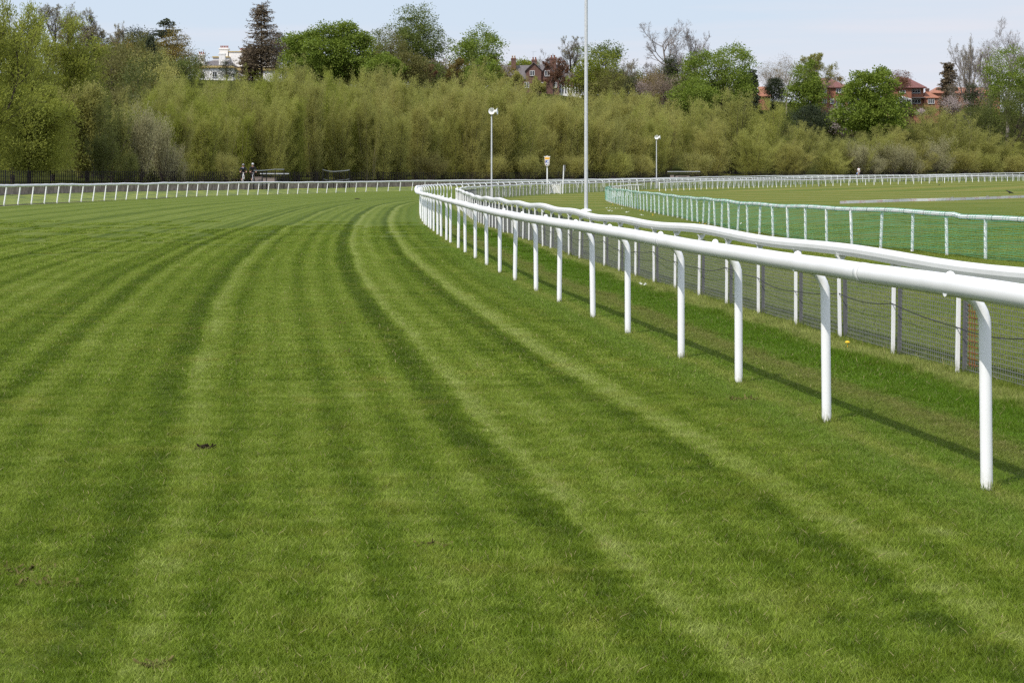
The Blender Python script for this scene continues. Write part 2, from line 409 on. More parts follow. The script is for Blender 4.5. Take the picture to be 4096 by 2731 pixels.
def track_uv(nt):
    """across / along the course from world position (near zone)"""
    geo = N(nt, 'ShaderNodeNewGeometry'); s = N(nt, 'ShaderNodeSeparateXYZ'); L(nt, geo.outputs['Position'], s.inputs[0])
    y = s.outputs['Y']
    c = math_(nt, 'MULTIPLY_ADD', y, float(POLY[0]), float(POLY[1]))
    c = math_(nt, 'MULTIPLY_ADD', c, y, float(POLY[2])); c = math_(nt, 'MULTIPLY_ADD', c, y, float(POLY[3]))
    return math_(nt, 'SUBTRACT', s.outputs['X'], c), y, geo.outputs['Position'], s
def turf_material():
    m, nt, b = newmat('mown_turf')
    at = N(nt, 'ShaderNodeAttribute', attribute_name='track'); s = N(nt, 'ShaderNodeSeparateXYZ'); L(nt, at.outputs['Vector'], s.inputs[0])
    geo = N(nt, 'ShaderNodeNewGeometry')
    c = grass_color(nt, s.outputs[0], s.outputs[1], s.outputs[2], geo.outputs['Position'])
    gr = noise(nt, geo.outputs['Position'], 60, 2)
    sp = N(nt, 'ShaderNodeSeparateXYZ'); L(nt, geo.outputs['Position'], sp.inputs[0])
    nearf = maprange(nt, sp.outputs['Y'], 30, 60, .44, .53)           # soil and thatch show between the nearer blades
    c = mixc(nt, 1.0, c, N(nt, 'ShaderNodeCombineXYZ').outputs[0], 'MIX') if False else c
    cc = N(nt, 'ShaderNodeVectorMath', operation='SCALE'); L(nt, c, cc.inputs[0])
    L(nt, math_(nt, 'MULTIPLY', nearf, maprange(nt, gr, .3, .7, .78, 1.2)), cc.inputs['Scale'])
    L(nt, cc.outputs[0], b.inputs['Base Color'])
    b.inputs['Roughness'].default_value = .9; b.inputs['Specular IOR Level'].default_value = .1
    bp = N(nt, 'ShaderNodeBump', i_Strength=.6, i_Distance=.04)
    L(nt, noise(nt, geo.outputs['Position'], 14, 5, .7), bp.inputs['Height']); L(nt, bp.outputs[0], b.inputs['Normal'])
    return m
def blade_material():
    m, nt, b = newmat('grass_blade')
    u, t, pos, s = track_uv(nt)
    zero = N(nt, 'ShaderNodeValue'); zero.outputs[0].default_value = -140.0
    c = grass_color(nt, u, t, zero.outputs[0], pos)
    at = N(nt, 'ShaderNodeAttribute', attribute_name='rnd')
    r = at.outputs['Fac']
    cc = N(nt, 'ShaderNodeVectorMath', operation='SCALE'); L(nt, c, cc.inputs[0])
    L(nt, maprange(nt, r, 0, 1, .72, 1.5), cc.inputs['Scale'])
    c = mixc(nt, math_(nt, 'GREATER_THAN', r, .975), cc.outputs[0], (.42,.36,.17))
    L(nt, c, b.inputs['Base Color'])
    b.inputs['Roughness'].default_value = .5; b.inputs['Specular IOR Level'].default_value = .18
    tr = N(nt, 'ShaderNodeBsdfTranslucent'); L(nt, c, tr.inputs['Color'])
    mx = N(nt, 'ShaderNodeMixShader'); mx.inputs[0].default_value = .38
    L(nt, b.outputs[0], mx.inputs[1]); L(nt, tr.outputs[0], mx.inputs[2])
    L(nt, mx.outputs[0], nt.nodes['Material Output'].inputs['Surface'])
    return m
def track_attr(me, XY):
    u1 = XY[:,0] - cpoly(XY[:,1]); d, idx = sdist(INNER, XY); u2 = -d
    w = np.clip((XY[:,1]-52)/20, 0, 1); u = u1*(1-w)+u2*w
    u = np.where(XY[:,1] < 52, u1, u)
    t = np.where(w > 0, idx*.5-6, XY[:,1]*1.0)
    v, _ = sdist(LOWRAIL, XY)
    a = me.attributes.new('track', 'FLOAT_VECTOR', 'POINT')
    a.data.foreach_set('vector', np.c_[u, t, v].astype(np.float32).ravel())

# ---------------------------------------------------------------- ground sheets
def build_ground():
    ys = np.r_[-30, -10, np.arange(0, 62, .5), np.arange(62, 210, 2.0), np.arange(210, 430, 5.0)]
    xs = np.r_[-60, -45, np.arange(-34, -14, 1.0), np.arange(-14, 14, .5), np.arange(14, 40, 2.0), np.arange(40, 240, 8.0)]
    X, Y = np.meshgrid(xs, ys); XY = np.c_[X.ravel(), Y.ravel()]
    Z = G(XY[:,0], XY[:,1])
    d, _ = sdist(OUTER, XY)
    Z = np.where(d > 0, Z - .12 - .05*np.clip(d, 0, 8), Z)
    Z = Z + .012*np.sin(XY[:,0]*2.1+XY[:,1]*.3)*np.sin(XY[:,1]*.9)*np.clip(1-np.abs(XY[:,0])/30, 0, 1)*(XY[:,1] < 100)
    nx = len(xs); f = []
    for j in range(len(ys)-1):
        for i in range(nx-1):
            q = (j*nx+i, j*nx+i+1, (j+1)*nx+i+1, (j+1)*nx+i)
            if min(d[k] for k in q) < 4: f.append(q)
    me = bpy.data.meshes.new('turf'); me.from_pydata(np.c_[XY, Z].tolist(), [], f); track_attr(me, XY)
    o = link('turf_ground', me, turf_material(), None, True); tag(o, 'striped mown racecourse turf', 'ground', kind='structure')
build_ground()

def strip(name, offs, zfun, mat, label, step=2):
    c = OUTER[::step]; nn = normals(OUTER)[::step]; ii = np.arange(len(OUTER))[::step]
    V = []; k = len(offs)
    for o in offs:
        xy = c + nn*o
        V.append(np.c_[xy, [zfun(o, i, x, y) for i, (x, y) in zip(ii, xy)]])
    V = np.stack(V, 1).reshape(-1, 3); n = len(c)
    f = [(i*k+j, (i+1)*k+j, (i+1)*k+j+1, i*k+j+1) for i in range(n-1) for j in range(k-1)]
    me = bpy.data.meshes.new(name); me.from_pydata(V.tolist(), [], f)
    o = link(name, me, mat, None, True); tag(o, label, name.split('_')[-1], kind='structure'); return o
def bank_mat():
    m, nt, b = newmat('rough_bank_grass')
    geo = N(nt, 'ShaderNodeNewGeometry'); n1 = noise(nt, geo.outputs['Position'], .9, 5, .65)
    c = ramp(nt, n1, [(.38, (.035,.056,.005)), (.5, (.105,.14,.010)), (.64, (.18,.195,.02))])
    L(nt, c, b.inputs['Base Color']); b.inputs['Roughness'].default_value = .9
    bp = N(nt, 'ShaderNodeBump', i_Strength=.8, i_Distance=.15); L(nt, noise(nt, geo.outputs['Position'], 3, 5), bp.inputs['Height']); L(nt, bp.outputs[0], b.inputs['Normal'])
    return m
def hill_mat():
    m, nt, b = newmat('wooded_hillside')
    geo = N(nt, 'ShaderNodeNewGeometry'); n1 = noise(nt, geo.outputs['Position'], .12, 6, .65)
    c = ramp(nt, n1, [(.3, (.018,.022,.008)), (.55, (.04,.045,.012)), (.75, (.06,.06,.018))])
    L(nt, c, b.inputs['Base Color']); b.inputs['Roughness'].default_value = 1; b.inputs['Specular IOR Level'].default_value = 0
    return m
WALL = 7.0
gz = lambda x, y: float(G(np.clip(x, -30, 130), y))
def bank_z(o, i, x, y):
    c = OUTER[i]; g0 = float(G(c[0], c[1])); top = float(path_z(np.array(i)))
    return g0 + (min(g0+.33, top-.42)-g0)*(o/WALL)**1.3 + .03*math.sin(x*1.7)*math.sin(y*1.3)*(o > .5)
strip('grass_bank', [0, 1, 2, 3.5, 5, 6.2, 7.02], bank_z, bank_mat(), 'rough green bank between the outer rail and the wall')
strip('river_path', [WALL+.05, WALL+.4, 9, 11, 13, 16], lambda o, i, x, y: float(path_z(np.array(i)))+(-.012 if o < WALL+.3 else 0), M['pathtop'], 'tarmac path along the top of the wall')
strip('wooded_hillside', [15.9, 25, 40, 50, 60, 70, 80, 95, 120, 155, 190, 225, 260, 330, 420],
      lambda o, i, x, y: float(path_z(np.array(i)))-.02+hill_rise(o, i)+(.8*math.sin(x*.13)*math.sin(y*.11) if o > 40 else 0),
      hill_mat(), 'dark overgrown slope behind the trees', 4)
# retaining wall with a pale kerb along its top
c = OUTER; nn = normals(OUTER); top = path_z(np.arange(len(c)))
wb = MB(); V = []
for o_, z_ in ((WALL, -1.0), (WALL, None), (WALL+.35, None), (WALL+.35, -1.0)):
    xy = c+nn*o_; V.append(np.c_[xy, np.full(len(c), z_) if z_ is not None else top-.02])
V = np.stack(V, 1).reshape(-1, 3)
wb.add(V, [(i*4+j, i*4+j+1, (i+1)*4+j+1, (i+1)*4+j) for i in range(len(c)-1) for j in range(3)])
wall = empty('retaining_wall', (float(c[130][0]+nn[130][0]*WALL), float(c[130][1]+nn[130][1]*WALL), 0), 'low weathered stone retaining wall below the riverside path', 'wall')
rel(wall, wb).build('stonework', M['stone'], wall)
kb = MB(); V = []
for o_, dz in ((WALL-.03, -.03), (WALL-.03, .05), (WALL+.3, .05), (WALL+.3, -.03)):
    xy = c+nn*o_; V.append(np.c_[xy, top+dz])
V = np.stack(V, 1).reshape(-1, 3)
kb.add(V, [(i*4+j, i*4+j+1, (i+1)*4+j+1, (i+1)*4+j) for i in range(len(c)-1) for j in range(3)])
rel(wall, kb).build('coping', M['kerb'], wall)

# ---------------------------------------------------------------- running rails
def goose_post(h, out, bend, r):
    """white post whose top curves over towards the track (local -x)"""
    pts = [(0,0,-.15), (0,0,h-bend)]
    for a in np.linspace(0, math.pi/2, 9)[1:]:
        pts.append((-out*(1-math.cos(a))/1.0, 0, h-bend+bend*math.sin(a)))
    pts.append((-out-.03, 0, h))
    return MB().tube(pts, [r]*len(pts), 14)
def gooserail(name, curve, posts, pn, label, cat, h, off, rr, post_r, mat_r, lean=0.0, far_from=1e9, joint=None, rail_up=0, wav=0.006, group=None, bolt=True, bend=.17, near_first=True):
    root = empty(name, (float(posts[0][0]), float(posts[0][1]), float(G(*posts[0]))), label, cat, group)
    rp, rn = resample(curve, .5)
    g = G(rp[:,0], rp[:,1])
    rng = np.random.default_rng(3); wave = np.convolve(rng.normal(0, 1, len(rp)+40), np.ones(9)/9, 'same')[:len(rp)]*wav*2
    z = g + h + wave
    xy = rp + rn*(off+np.convolve(rng.normal(0, 1, len(rp)+40), np.ones(9)/9, 'same')[:len(rp)][:,None]*wav*1.5)
    mb = MB().tube(np.c_[xy, z], rr, 20)
    rel(root, mb).build('rail', mat_r, root, True)
    if joint:
        jp, jn = resample(curve, joint, 1.2)
        for (x, y), n in zip(jp, jn):
            if y > 130: break
            k = int(np.argmin(((rp-(x, y))**2).sum(1)))
            a = np.r_[xy[k], z[k]]; t = np.r_[xy[min(k+1, len(xy)-1)]-xy[k-1], 0]; t = t/np.linalg.norm(t)
            jg = MB().tube([a-t*.035, a-t*.033, a+t*.033, a+t*.035], [rr*.98, rr*1.035, rr*1.035, rr*.98], 20)
            jo = rel(root, jg).build('joint_sleeve', mat_r, root, True)
            rel(root, MB().tube([a-t*.0395, a-t*.0355], [rr*1.012]*2, 20)).build('joint_gap', M['boxgrey'], jo)
    pm = None; tail = []
    for i, ((x, y), n) in enumerate(zip(posts, pn)):
        gx = float(G(x, y)); ang = math.atan2(-n[1], -n[0])   # local +x points away from the track
        if pm is None:
            arm = max(.03, abs(off)-math.sin(abs(lean))*h); m = goose_post(h-rr*.35, arm, bend, post_r)
            if bolt: m.lathe([(.024, h+rr-.012), (.024, h+rr+.004), (.015, h+rr+.016), (.004, h+rr+.02)], 10, c=(-arm, 0, 0))
            pm = m.build('post', M['post'], root, True); o = pm
        elif i < 100:
            o = copy_to(pm, root); o.name = 'post'
        else:
            tail.append((x, y, gx, ang)); continue
        o.location = Vector((x, y, gx))-root.location
        o.rotation_euler = (random.uniform(-.012, .012), lean+random.uniform(-.014, .014), ang)
    if tail:
        src = np.array([v.co[:] for v in pm.data.vertices]); fs = [tuple(p.vertices) for p in pm.data.polygons]
        m = MB()
        for x, y, gx, ang in tail:
            co, si = math.cos(ang), math.sin(ang)
            m.add(np.c_[src[:,0]*co-src[:,1]*si+x, src[:,0]*si+src[:,1]*co+y, src[:,2]+gx], fs)
        o = rel(root, m).build('far_posts', M['post'], root, True); o['kind'] = 'stuff'
    return root
# inner running rail: measured posts, then evenly round the bend
ip, inn = resample(INNER, 2.27)
near_y = _a[-1,1]
bp_ = np.array([(cpoly(y), y) for y in _a[:,1]])
far = [(p, n) for p, n in zip(ip, inn) if p[1] > near_y+1.5]
pos = list(bp_)+[p for p, n in far]
nrm = [inn[int(np.argmin(((ip-p)**2).sum(1)))] for p in bp_]+[n for p, n in far]
gooserail('running_rail', INNER, pos, nrm, 'white plastic running rail with curved-top posts, sweeping from the near foreground round the bend', 'running rail',
          1.003, .175, .056, .0295, M['rail'], joint=4.9)
op, on_ = resample(OUTER, 2.5, 112)
gooserail('outer_rail', OUTER[100:], op, -on_, 'white outer rail on leaning posts below the stone wall', 'running rail',
          1.0, -.18, .072, .036, M['rail'], lean=-.14, wav=.022, bolt=False, bend=.10)
lp, ln = resample(LOWRAIL, 1.6)
low = gooserail('low_rail', LOWRAIL, lp, ln, 'low white rail on straight posts crossing the infield at the far right', 'rail',
          .80, .02, .05, .036, M['rail'], wav=.01, bolt=False, bend=.05)

# ---------------------------------------------------------------- mesh fence behind the running rail
FOFF = 1.85
fc = INNER - normals(INNER)*FOFF
fc = fc[fc[:,1] > 4]; fc = fc[fc[:,1] < 300]
fp, fn = resample(fc, 1.42, 1.0)
froot = empty('mesh_fence', (float(fp[0][0]), float(fp[0][1]), float(G(*fp[0]))), 'grey steel mesh fence with wavy white plastic capping rail', 'fence')
prof = np.array([(-1.0,.35),(-.8,.85),(-.3,1.0),(.3,1.0),(.8,.85),(1.0,.35),(1.0,-.25),(.75,-.95),(-.75,-.95),(-1.0,-.25)])*1.0
d_ = np.r_[0, np.cumsum(np.linalg.norm(np.diff(fc, axis=0), axis=1))]
cz = G(fc[:,0], fc[:,1]) + .85 + .016*np.sin(d_*1.15+.4*np.sin(d_*.21)) + .010*np.sin(d_*.43)
rel(froot, MB().tube(np.c_[fc, cz], .055, prof=prof)).build('capping_rail', M['rail'], froot, False)
pm = MB().box((.018,0,.36), (.026,.028,.82)).extr([(-.012,.74),(.012,.74),(.05,.80),(-.05,.80)], -.03, .03).build('post', M['post'], froot)
def panel_mb(a, b, ga, gb, nrm, nv, nh, w, w2):
    m = MB(); a3 = np.r_[a, ga]; b3 = np.r_[b, gb]; t = (b3-a3); ln_ = np.linalg.norm(t); t /= ln_
    off = np.r_[-nrm*.035, 0]; A = a3+off; B = b3+off
    for k in range(nv):
        p = A+(B-A)*((k+.5)/nv); m.bar(p+(0,0,.03), p+(0,0,.72), w)
    for k in range(nh):
        z = .05+.66*k/(nh-1); m.bar(A+(0,0,z), B+(0,0,z), w2)
    return m
tailp, tailm = MB(), MB(); src = np.array([v.co[:] for v in pm.data.vertices]); fs = [tuple(p.vertices) for p in pm.data.polygons]
for i, ((x, y), n) in enumerate(zip(fp, fn)):
    gx = float(G(x, y)); ang = math.atan2(n[1], n[0])
    if i < 100:
        o = pm if i == 0 else copy_to(pm, froot)
        o.location = Vector((x, y, gx))-froot.location; o.rotation_euler = (random.uniform(-.02, .02), random.uniform(-.02, .02), ang)
        if i == 0: su = MB().box((-.03,.028,.34), (.03,.026,.80)).build('steel_upright', M['steelpost'], o)
        else: copy_to(su, o).name = 'steel_upright'
    else:
        co, si = math.cos(ang), math.sin(ang); tailp.add(np.c_[src[:,0]*co-src[:,1]*si+x, src[:,0]*si+src[:,1]*co+y, src[:,2]+gx], fs)
    if i+1 < len(fp):
        nx_, gn = fp[i+1], float(G(*fp[i+1]))
        nearp = y < 45
        mbp = panel_mb(np.array((x, y)), nx_, gx, gn, n, 34 if nearp else 12, 19 if nearp else 7, .0030 if nearp else .008, .0044 if nearp else .009)
        if i < 100: rel(froot, mbp).build('mesh_panel', M['mesh'], froot)
        else:
            for v, in zip(mbp.v): pass
            tailm.v += [v for v in mbp.v]; base = tailm.n; tailm.n += mbp.n; tailm.f += [tuple(q+base for q in ff) for ff in mbp.f]
if tailp.n:
    o = rel(froot, tailp).build('far_posts', M['post'], froot); o['kind'] = 'stuff'
    o = rel(froot, tailm).build('far_panels', M['mesh'], froot); o['kind'] = 'stuff'
# cable looped loosely along the fence posts
pts = []
for i in range(min(24, len(fp)-1)):
    a = np.r_[fp[i]+fn[i]*.03, G(*fp[i])+.42+.05*math.sin(i*1.9)]; b = np.r_[fp[i+1]+fn[i+1]*.03, G(*fp[i+1])+.42+.05*math.sin((i+1)*1.9)]
    for k in range(8):
        s_ = k/8; p = a+(b-a)*s_; p[2] -= (.015+.022*(i*i % 4))*4*s_*(1-s_); pts.append(p)
rel(froot, MB().tube(pts, .0042, 6)).build('cable', M['cable'], froot)
# one rusty stretch of mesh
i0 = int(np.argmin(np.abs(fp[:,1]-13.9)))
rm = MB(); A = np.r_[fp[i0], G(*fp[i0])]; B = np.r_[fp[i0-1], G(*fp[i0-1])]; of = np.r_[fn[i0]*-.028, 0]
for k in range(3): q = A+(B-A)*(.09+.035*k)+of; rm.bar(q+(0,0,.08), q+(0,0,.7), .004)
for k in range(13): q = A+(B-A)*.07+of+(0,0,.1+.045*k); rm.bar(q, q+(B-A)*.13, .005)
rel(froot, rm).build('rusty_mesh', M['rust'], froot)

# ---------------------------------------------------------------- rail hung with green netting
nroot_p, nroot_n = resample(NETRAIL, 1.5)
nroot = empty('netted_rail', (float(nroot_p[0][0]), float(nroot_p[0][1]), float(G(*nroot_p[0]))), 'low white rail wrapped in green netting on the infield', 'rail')
nd = np.r_[0, np.cumsum(np.linalg.norm(np.diff(NETRAIL, axis=0), axis=1))]
hh = .755 + .010*np.sin(nd*1.3) + .012*np.sin(nd*.37)
nz_ = G(NETRAIL[:,0], NETRAIL[:,1]) + hh
stp = int(np.argmin(np.abs(NETRAIL[:,1]-31.6)))
nz2 = nz_.copy(); nz2[:stp] -= .035
m = MB().tube(np.c_[NETRAIL, nz2][:stp+1], .046, 14).tube(np.c_[NETRAIL, nz2][stp-1:], .046, 14)
rel(nroot, m).build('rail', M['rail'], nroot, True)
pmn = MB().tube([(0,0,-.1),(0,0,.2),(0,0,.5),(0,0,.73)], .029, 10).build('post', M['post'], nroot, True)
for i, ((x, y), n) in enumerate(zip(nroot_p, nroot_n)):
    o = pmn if i == 0 else copy_to(pmn, nroot)
    o.location = Vector((x, y, float(G(x, y))))-nroot.location; o.rotation_euler = (random.uniform(-.05, .05), random.uniform(-.05, .05), 0)
sel = NETRAIL[:,1] < 122
NC = NETRAIL[sel]; NN = normals(NETRAIL)[sel]; NG = G(NC[:,0], NC[:,1]); NZ = nz2[sel]
net = MB()
for k in range(24):
    fr = k/23.0; wv = .008*np.sin(np.arange(len(NC))*.9+k*1.7)
    sag = .05+.02*np.sin(np.arange(len(NC))*.21)
    z = NG+sag+(NZ-NG-sag-.01)*fr+wv
    net.tube(np.c_[NC+NN*(.034+.01*math.sin(k)), z], .0033, 4, False)
for i in range(0, len(NC)-1):
    for q in range(6):
        s_ = q/6; c_ = NC[i]*(1-s_)+NC[i+1]*s_; n_ = NN[i]; g_ = NG[i]*(1-s_)+NG[i+1]*s_; t_ = NZ[i]*(1-s_)+NZ[i+1]*s_
        if q % 3 == 0: net.bar(np.r_[c_+n_*.036, g_+.06], np.r_[c_+n_*.036, t_], .0014)
        if i % 2 == 0 and q % 2 == 0:
            a = np.linspace(-.6, math.pi+.6, 9)
            net.tube([np.r_[c_+n_*.049*math.cos(x), t_+.049*math.sin(x)] for x in a], .0026, 3, False)
for k in range(5):
    a = math.pi*(.1+.2*k); net.tube(np.c_[NC+NN*.05*math.cos(a), NZ+.05*math.sin(a)], .003, 3, False)
rel(nroot, net).build('netting', M['net'], nroot)
ties = MB()
for i in range(0, len(NC), 3):
    a = np.linspace(0, 2*math.pi, 13)
    ties.tube([np.r_[NC[i]+NN[i]*.053*math.cos(x), NZ[i]+.053*math.sin(x)] for x in a], .0028, 4, False)
rel(nroot, ties).build('cable_ties', M['cable'], nroot)

# ---------------------------------------------------------------- poles, marker, gate
b_ = on_ground(2344.5, 846)
pole = empty('floodlight_pole', b_, 'tall galvanised steel pole on a white concrete footing, rising out of the picture', 'pole')
MB().tube([(0,0,.0),(0,0,5),(0,0,12.5)], [.079,.074,.06], 24).build('shaft', M['galv'], pole, True)
MB().lathe([(.24,-.05),(.24,.03),(.21,.075),(.14,.10),(.0,.105)], 28).build('footing', M['white'], pole, True)
def horn(d=.215, l=.30):
    return [(.035,-.12),(.06,-.12),(.062,-.02),(.035,0),(.05,.06),(.085,.15),(.14,.24),(d,l),(d+.012,l+.004),(d+.006,l-.012),(.13,.22),(.075,.14),(.04,.06),(.03,.03),(.045,.10),(.03,.13),(.001,.135)]
def speaker_pole(x, yb, ytop, Yhint, label):
    base = on_ground(x, yb)
    if Yhint: X = (x-CX)*Yhint/F; base = Vector((X, Yhint, float(G(X, Yhint))))
    h = EYE-(ytop-HY)*base.y/F-base.z
    root = empty('loudspeaker_pole', base, label, 'loudspeaker', 'loudspeaker poles')
    MB().tube([(0,0,-.1),(0,0,h*.5),(0,0,h-.28)], [.055,.052,.045], 14).build('pole', M['galv'], root, True)
    MB().box((0,0,.33), (.16,.13,.78)).build('base_cabinet', M['galv'], root)
    m = MB().box((0,0,h-.28), (.14,.10,.04)).bar((-.05,-.02,h-.27), (.30,.12,h-.27), .03).bar((.03,-.02,h-.30), (.03,-.02,h-.14), .04).bar((.30,.12,h-.27), (.30,.12,h-.14), .03)
    m.build('bracket', M['steelpost'], root)
    for (px, py, ax) in ((.03,-.06,Vector((-.30,-1,.05))), (.30,.10,Vector((1,-.20,.05)))):
        q = ax.normalized().to_track_quat('Z', 'Y').to_matrix().to_4x4()
        q = Matrix.Translation((px, py, h)) @ Matrix.Translation(-ax.normalized()*.2) @ q
        MB().lathe([(r_, z_) for r_, z_ in horn()], 24, q).build('horn', M['white'], root, True)
    return root
speaker_pole(1966.5, 790, 446, 121.0, 'grey loudspeaker pole with two white horns, standing left of the number 4 marker')
speaker_pole(2626, 756, 550, 186.0, 'smaller looking loudspeaker pole with two white horns beyond the netted rail')
b_ = on_ground(2188.5, 776)
mk = empty('furlong_marker', b_, 'white post carrying a crowned blue shield with number 4', 'sign')
s_ = F/b_.y; zt = EYE-(665-HY)/s_-b_.z; zp = EYE-(624-HY)/s_-b_.z
MB().box((0,0,(zt+.3)/2-.05), (.10,.10,zt+.3+.1)).build('post', M['white'], mk)
w = 11.0/s_; hgt = zp-zt
def shield(w, h, z0):
    pts = [(-w*.96, z0+h*.86), (-w*.86, z0+h*.42)]
    for a in np.linspace(math.pi, 2*math.pi, 13): pts.append((w*.86*math.cos(a), z0+h*.28+h*.28*math.sin(a)))
    pts += [(w*.86, z0+h*.42), (w*.96, z0+h*.86)]
    return pts
crown = [(w*1.18, zp-hgt*.05), (w*.88, zp-hgt*.035), (w*.62, zp-hgt*.075), (w*.42, zp-hgt*.03), (0, zp+hgt*.02), (-w*.42, zp-hgt*.03), (-w*.62, zp-hgt*.075), (-w*.88, zp-hgt*.035), (-w*1.18, zp-hgt*.05)]
MB().extr(shield(w, hgt, zt)+crown, -.16, -.07).build('shield', M['white'], mk)
def inset(k, dy): return [(x*k, zt+hgt*.5+(z-zt-hgt*.5)*k) for x, z in shield(w, hgt, zt)]
gold = [(-w*.80, zt+hgt*.64), (w*.80, zt+hgt*.64), (w*.92, zt+hgt*.90), (w*.62, zt+hgt*.82), (w*.42, zt+hgt*.90), (w*.2, zt+hgt*.81), (0, zt+hgt*.97), (-w*.2, zt+hgt*.81), (-w*.42, zt+hgt*.90), (-w*.62, zt+hgt*.82), (-w*.92, zt+hgt*.90)]
MB().extr(gold, -.166, -.16).build('crown', M['gold'], mk)
rim = [(-w*.74, zt+hgt*.575)]+[(w*.74*math.cos(a), zt+hgt*.29+hgt*.245*math.sin(a)) for a in np.linspace(math.pi, 2*math.pi, 15)]+[(w*.74, zt+hgt*.575)]
MB().extr(rim, -.164, -.16).build('gold_border', M['gold'], mk)
rim = [(-w*.66, zt+hgt*.575)]+[(w*.66*math.cos(a), zt+hgt*.29+hgt*.215*math.sin(a)) for a in np.linspace(math.pi, 2*math.pi, 15)]+[(w*.66, zt+hgt*.575)]
fl = MB().extr(rim, -.169, -.163).build('blue_field', M['blue'], mk)
MB().extr([(-w*.56, zt+hgt*.525), (w*.56, zt+hgt*.525), (w*.56, zt+hgt*.56), (-w*.56, zt+hgt*.56)], -.174, -.168).build('name_band', M['paleblue'], mk)
q = hgt*.42; z4 = zt+hgt*.10; x4 = -q*.40
four = [(.42,0),(.60,0),(.64,.20),(.78,.20),(.81,.37),(.67,.37),(.79,1.0),(.60,1.0),(.02,.36),(-.02,.20),(.46,.20)]
hole = [(.49,.37),(.56,.72),(.24,.37)]
m4 = MB()
# numeral built from three strokes so that its counter stays open
for poly in ([(-.02,.20),(.78,.20),(.81,.37),(.01,.37)], [(.42,0),(.60,0),(.67,.37),(.79,1.0),(.62,1.0),(.53,.55)], [(.01,.368),(.22,.368),(.66,.90),(.79,1.0),(.60,1.0)]):
    m4.extr([(x4+x*q, z4+z*q) for x, z in poly], -.1765-.001*len(poly), -.168)
m4.build('numeral', M['white'], mk)
# gate in the fence
gb = on_ground(2219, 776); s_ = F/gb.y
gt = empty('wooden_gate', gb, 'small cream boarded gate with diagonal braces beside the number 4 marker', 'gate')
gw = .40
m = MB()
for k in range(5): m.box((0, 0, .08+.145*k+.065), (gw*2, .03, .13))
m.build('boards', M['cream'], gt)
MB().bar((-gw*.93,-.03,.05), (-.02,-.03,.72), .06, .02, (0,1,0)).bar((gw*.93,-.03,.05), (.02,-.034,.72), .06, .02, (0,1,0)).bar((0,-.038,.02), (0,-.038,.74), .05, .02, (0,1,0)).build('braces', M['white'], gt)
m = MB()
for k in range(5): m.box((-.34+.17*k, -.045, .78), (.05,.03,.14))
m.build('pickets', M['white'], gt)
for sx in (-1, 1): MB().box((sx*(gw+.05), 0, .42), (.07,.07,1.0)).build('gate_post', M['white'], gt)
b_ = on_ground(2252, 775); s_ = F/b_.y
ps = empty('leaning_post', b_, 'slightly leaning white post with a grey box near its top, right of the cream gate', 'post')
zt = EYE-(661-HY)/s_-b_.z
MB().tube([(-.03,0,0),(.05,0,zt*.75),(.07,0,zt)], [.05,.05,.045], 10).build('shaft', M['white'], ps, True)
MB().box((.13,-.05,zt-.24), (.14,.10,.5)).build('box', M['boxgrey'], ps)

# low banner board lying along the infield
bpix = [(3360,815.5),(3500,811),(3640,806),(3760,803.5),(3890,799.5),(4000,795),(4200,787)]
bw = [on_ground(x, y) for x, y in bpix]
bc = spline([(p.x, p.y) for p in bw], .4); bg = G(bc[:,0], bc[:,1])
br = empty('banner_board', bw[0], 'low pale printed banner strip lying across the infield', 'banner')
V = np.stack([np.c_[bc, bg-.02], np.c_[bc, bg+.13+.008*np.sin(np.arange(len(bc))*.5)]], 1)
def banner_mat():
    m, nt, b = newmat('printed_banner')
    tc = N(nt, 'ShaderNodeTexCoord'); s = N(nt, 'ShaderNodeSeparateXYZ'); L(nt, tc.outputs['Object'], s.inputs[0])
    fr = math_(nt, 'FRACT', math_(nt, 'MULTIPLY', s.outputs[0], .9))
    red = math_(nt, 'MULTIPLY', math_(nt, 'LESS_THAN', fr, .38), math_(nt, 'GREATER_THAN', noise(nt, tc.outputs['Object'], 14, 2), .5))
    gr = math_(nt, 'MULTIPLY', math_(nt, 'GREATER_THAN', fr, .5), math_(nt, 'GREATER_THAN', noise(nt, tc.outputs['Object'], 17, 2), .52))
    c = mixc(nt, math_(nt, 'MULTIPLY', red, .5), (.74,.72,.72), (.55,.22,.22)); c = mixc(nt, math_(nt, 'MULTIPLY', gr, .4), c, (.42,.42,.44))
    L(nt, c, b.inputs['Base Color']); b.inputs['Roughness'].default_value = .6; return m
bnn = normals(bc)*.02
prof_ = np.stack([np.c_[bc, bg-.02], np.c_[bc, bg+.13+.008*np.sin(np.arange(len(bc))*.5)], np.c_[bc+bnn, bg+.13], np.c_[bc+bnn, bg-.02]], 1)
m = MB(); m.add(prof_.reshape(-1, 3), [(i*4+j, (i+1)*4+j, (i+1)*4+j+1, i*4+j+1) for i in range(len(bc)-1) for j in range(3)])
rel(br, m).build('strip', banner_mat(), br)
for x, y in ((3808,803),(3949,797.5)):
    p = on_ground(x, y+1); q = p-br.location
    MB().bar(q+Vector((-.06,-.05,0)), q+Vector((-.06,-.05,.19)), .03).bar(q+Vector((.06,-.05,0)), q+Vector((.06,-.05,.19)), .03).bar(q+Vector((-.075,-.05,.185)), q+Vector((.075,-.05,.185)), .03).build('bracket', M['handrail'], br)

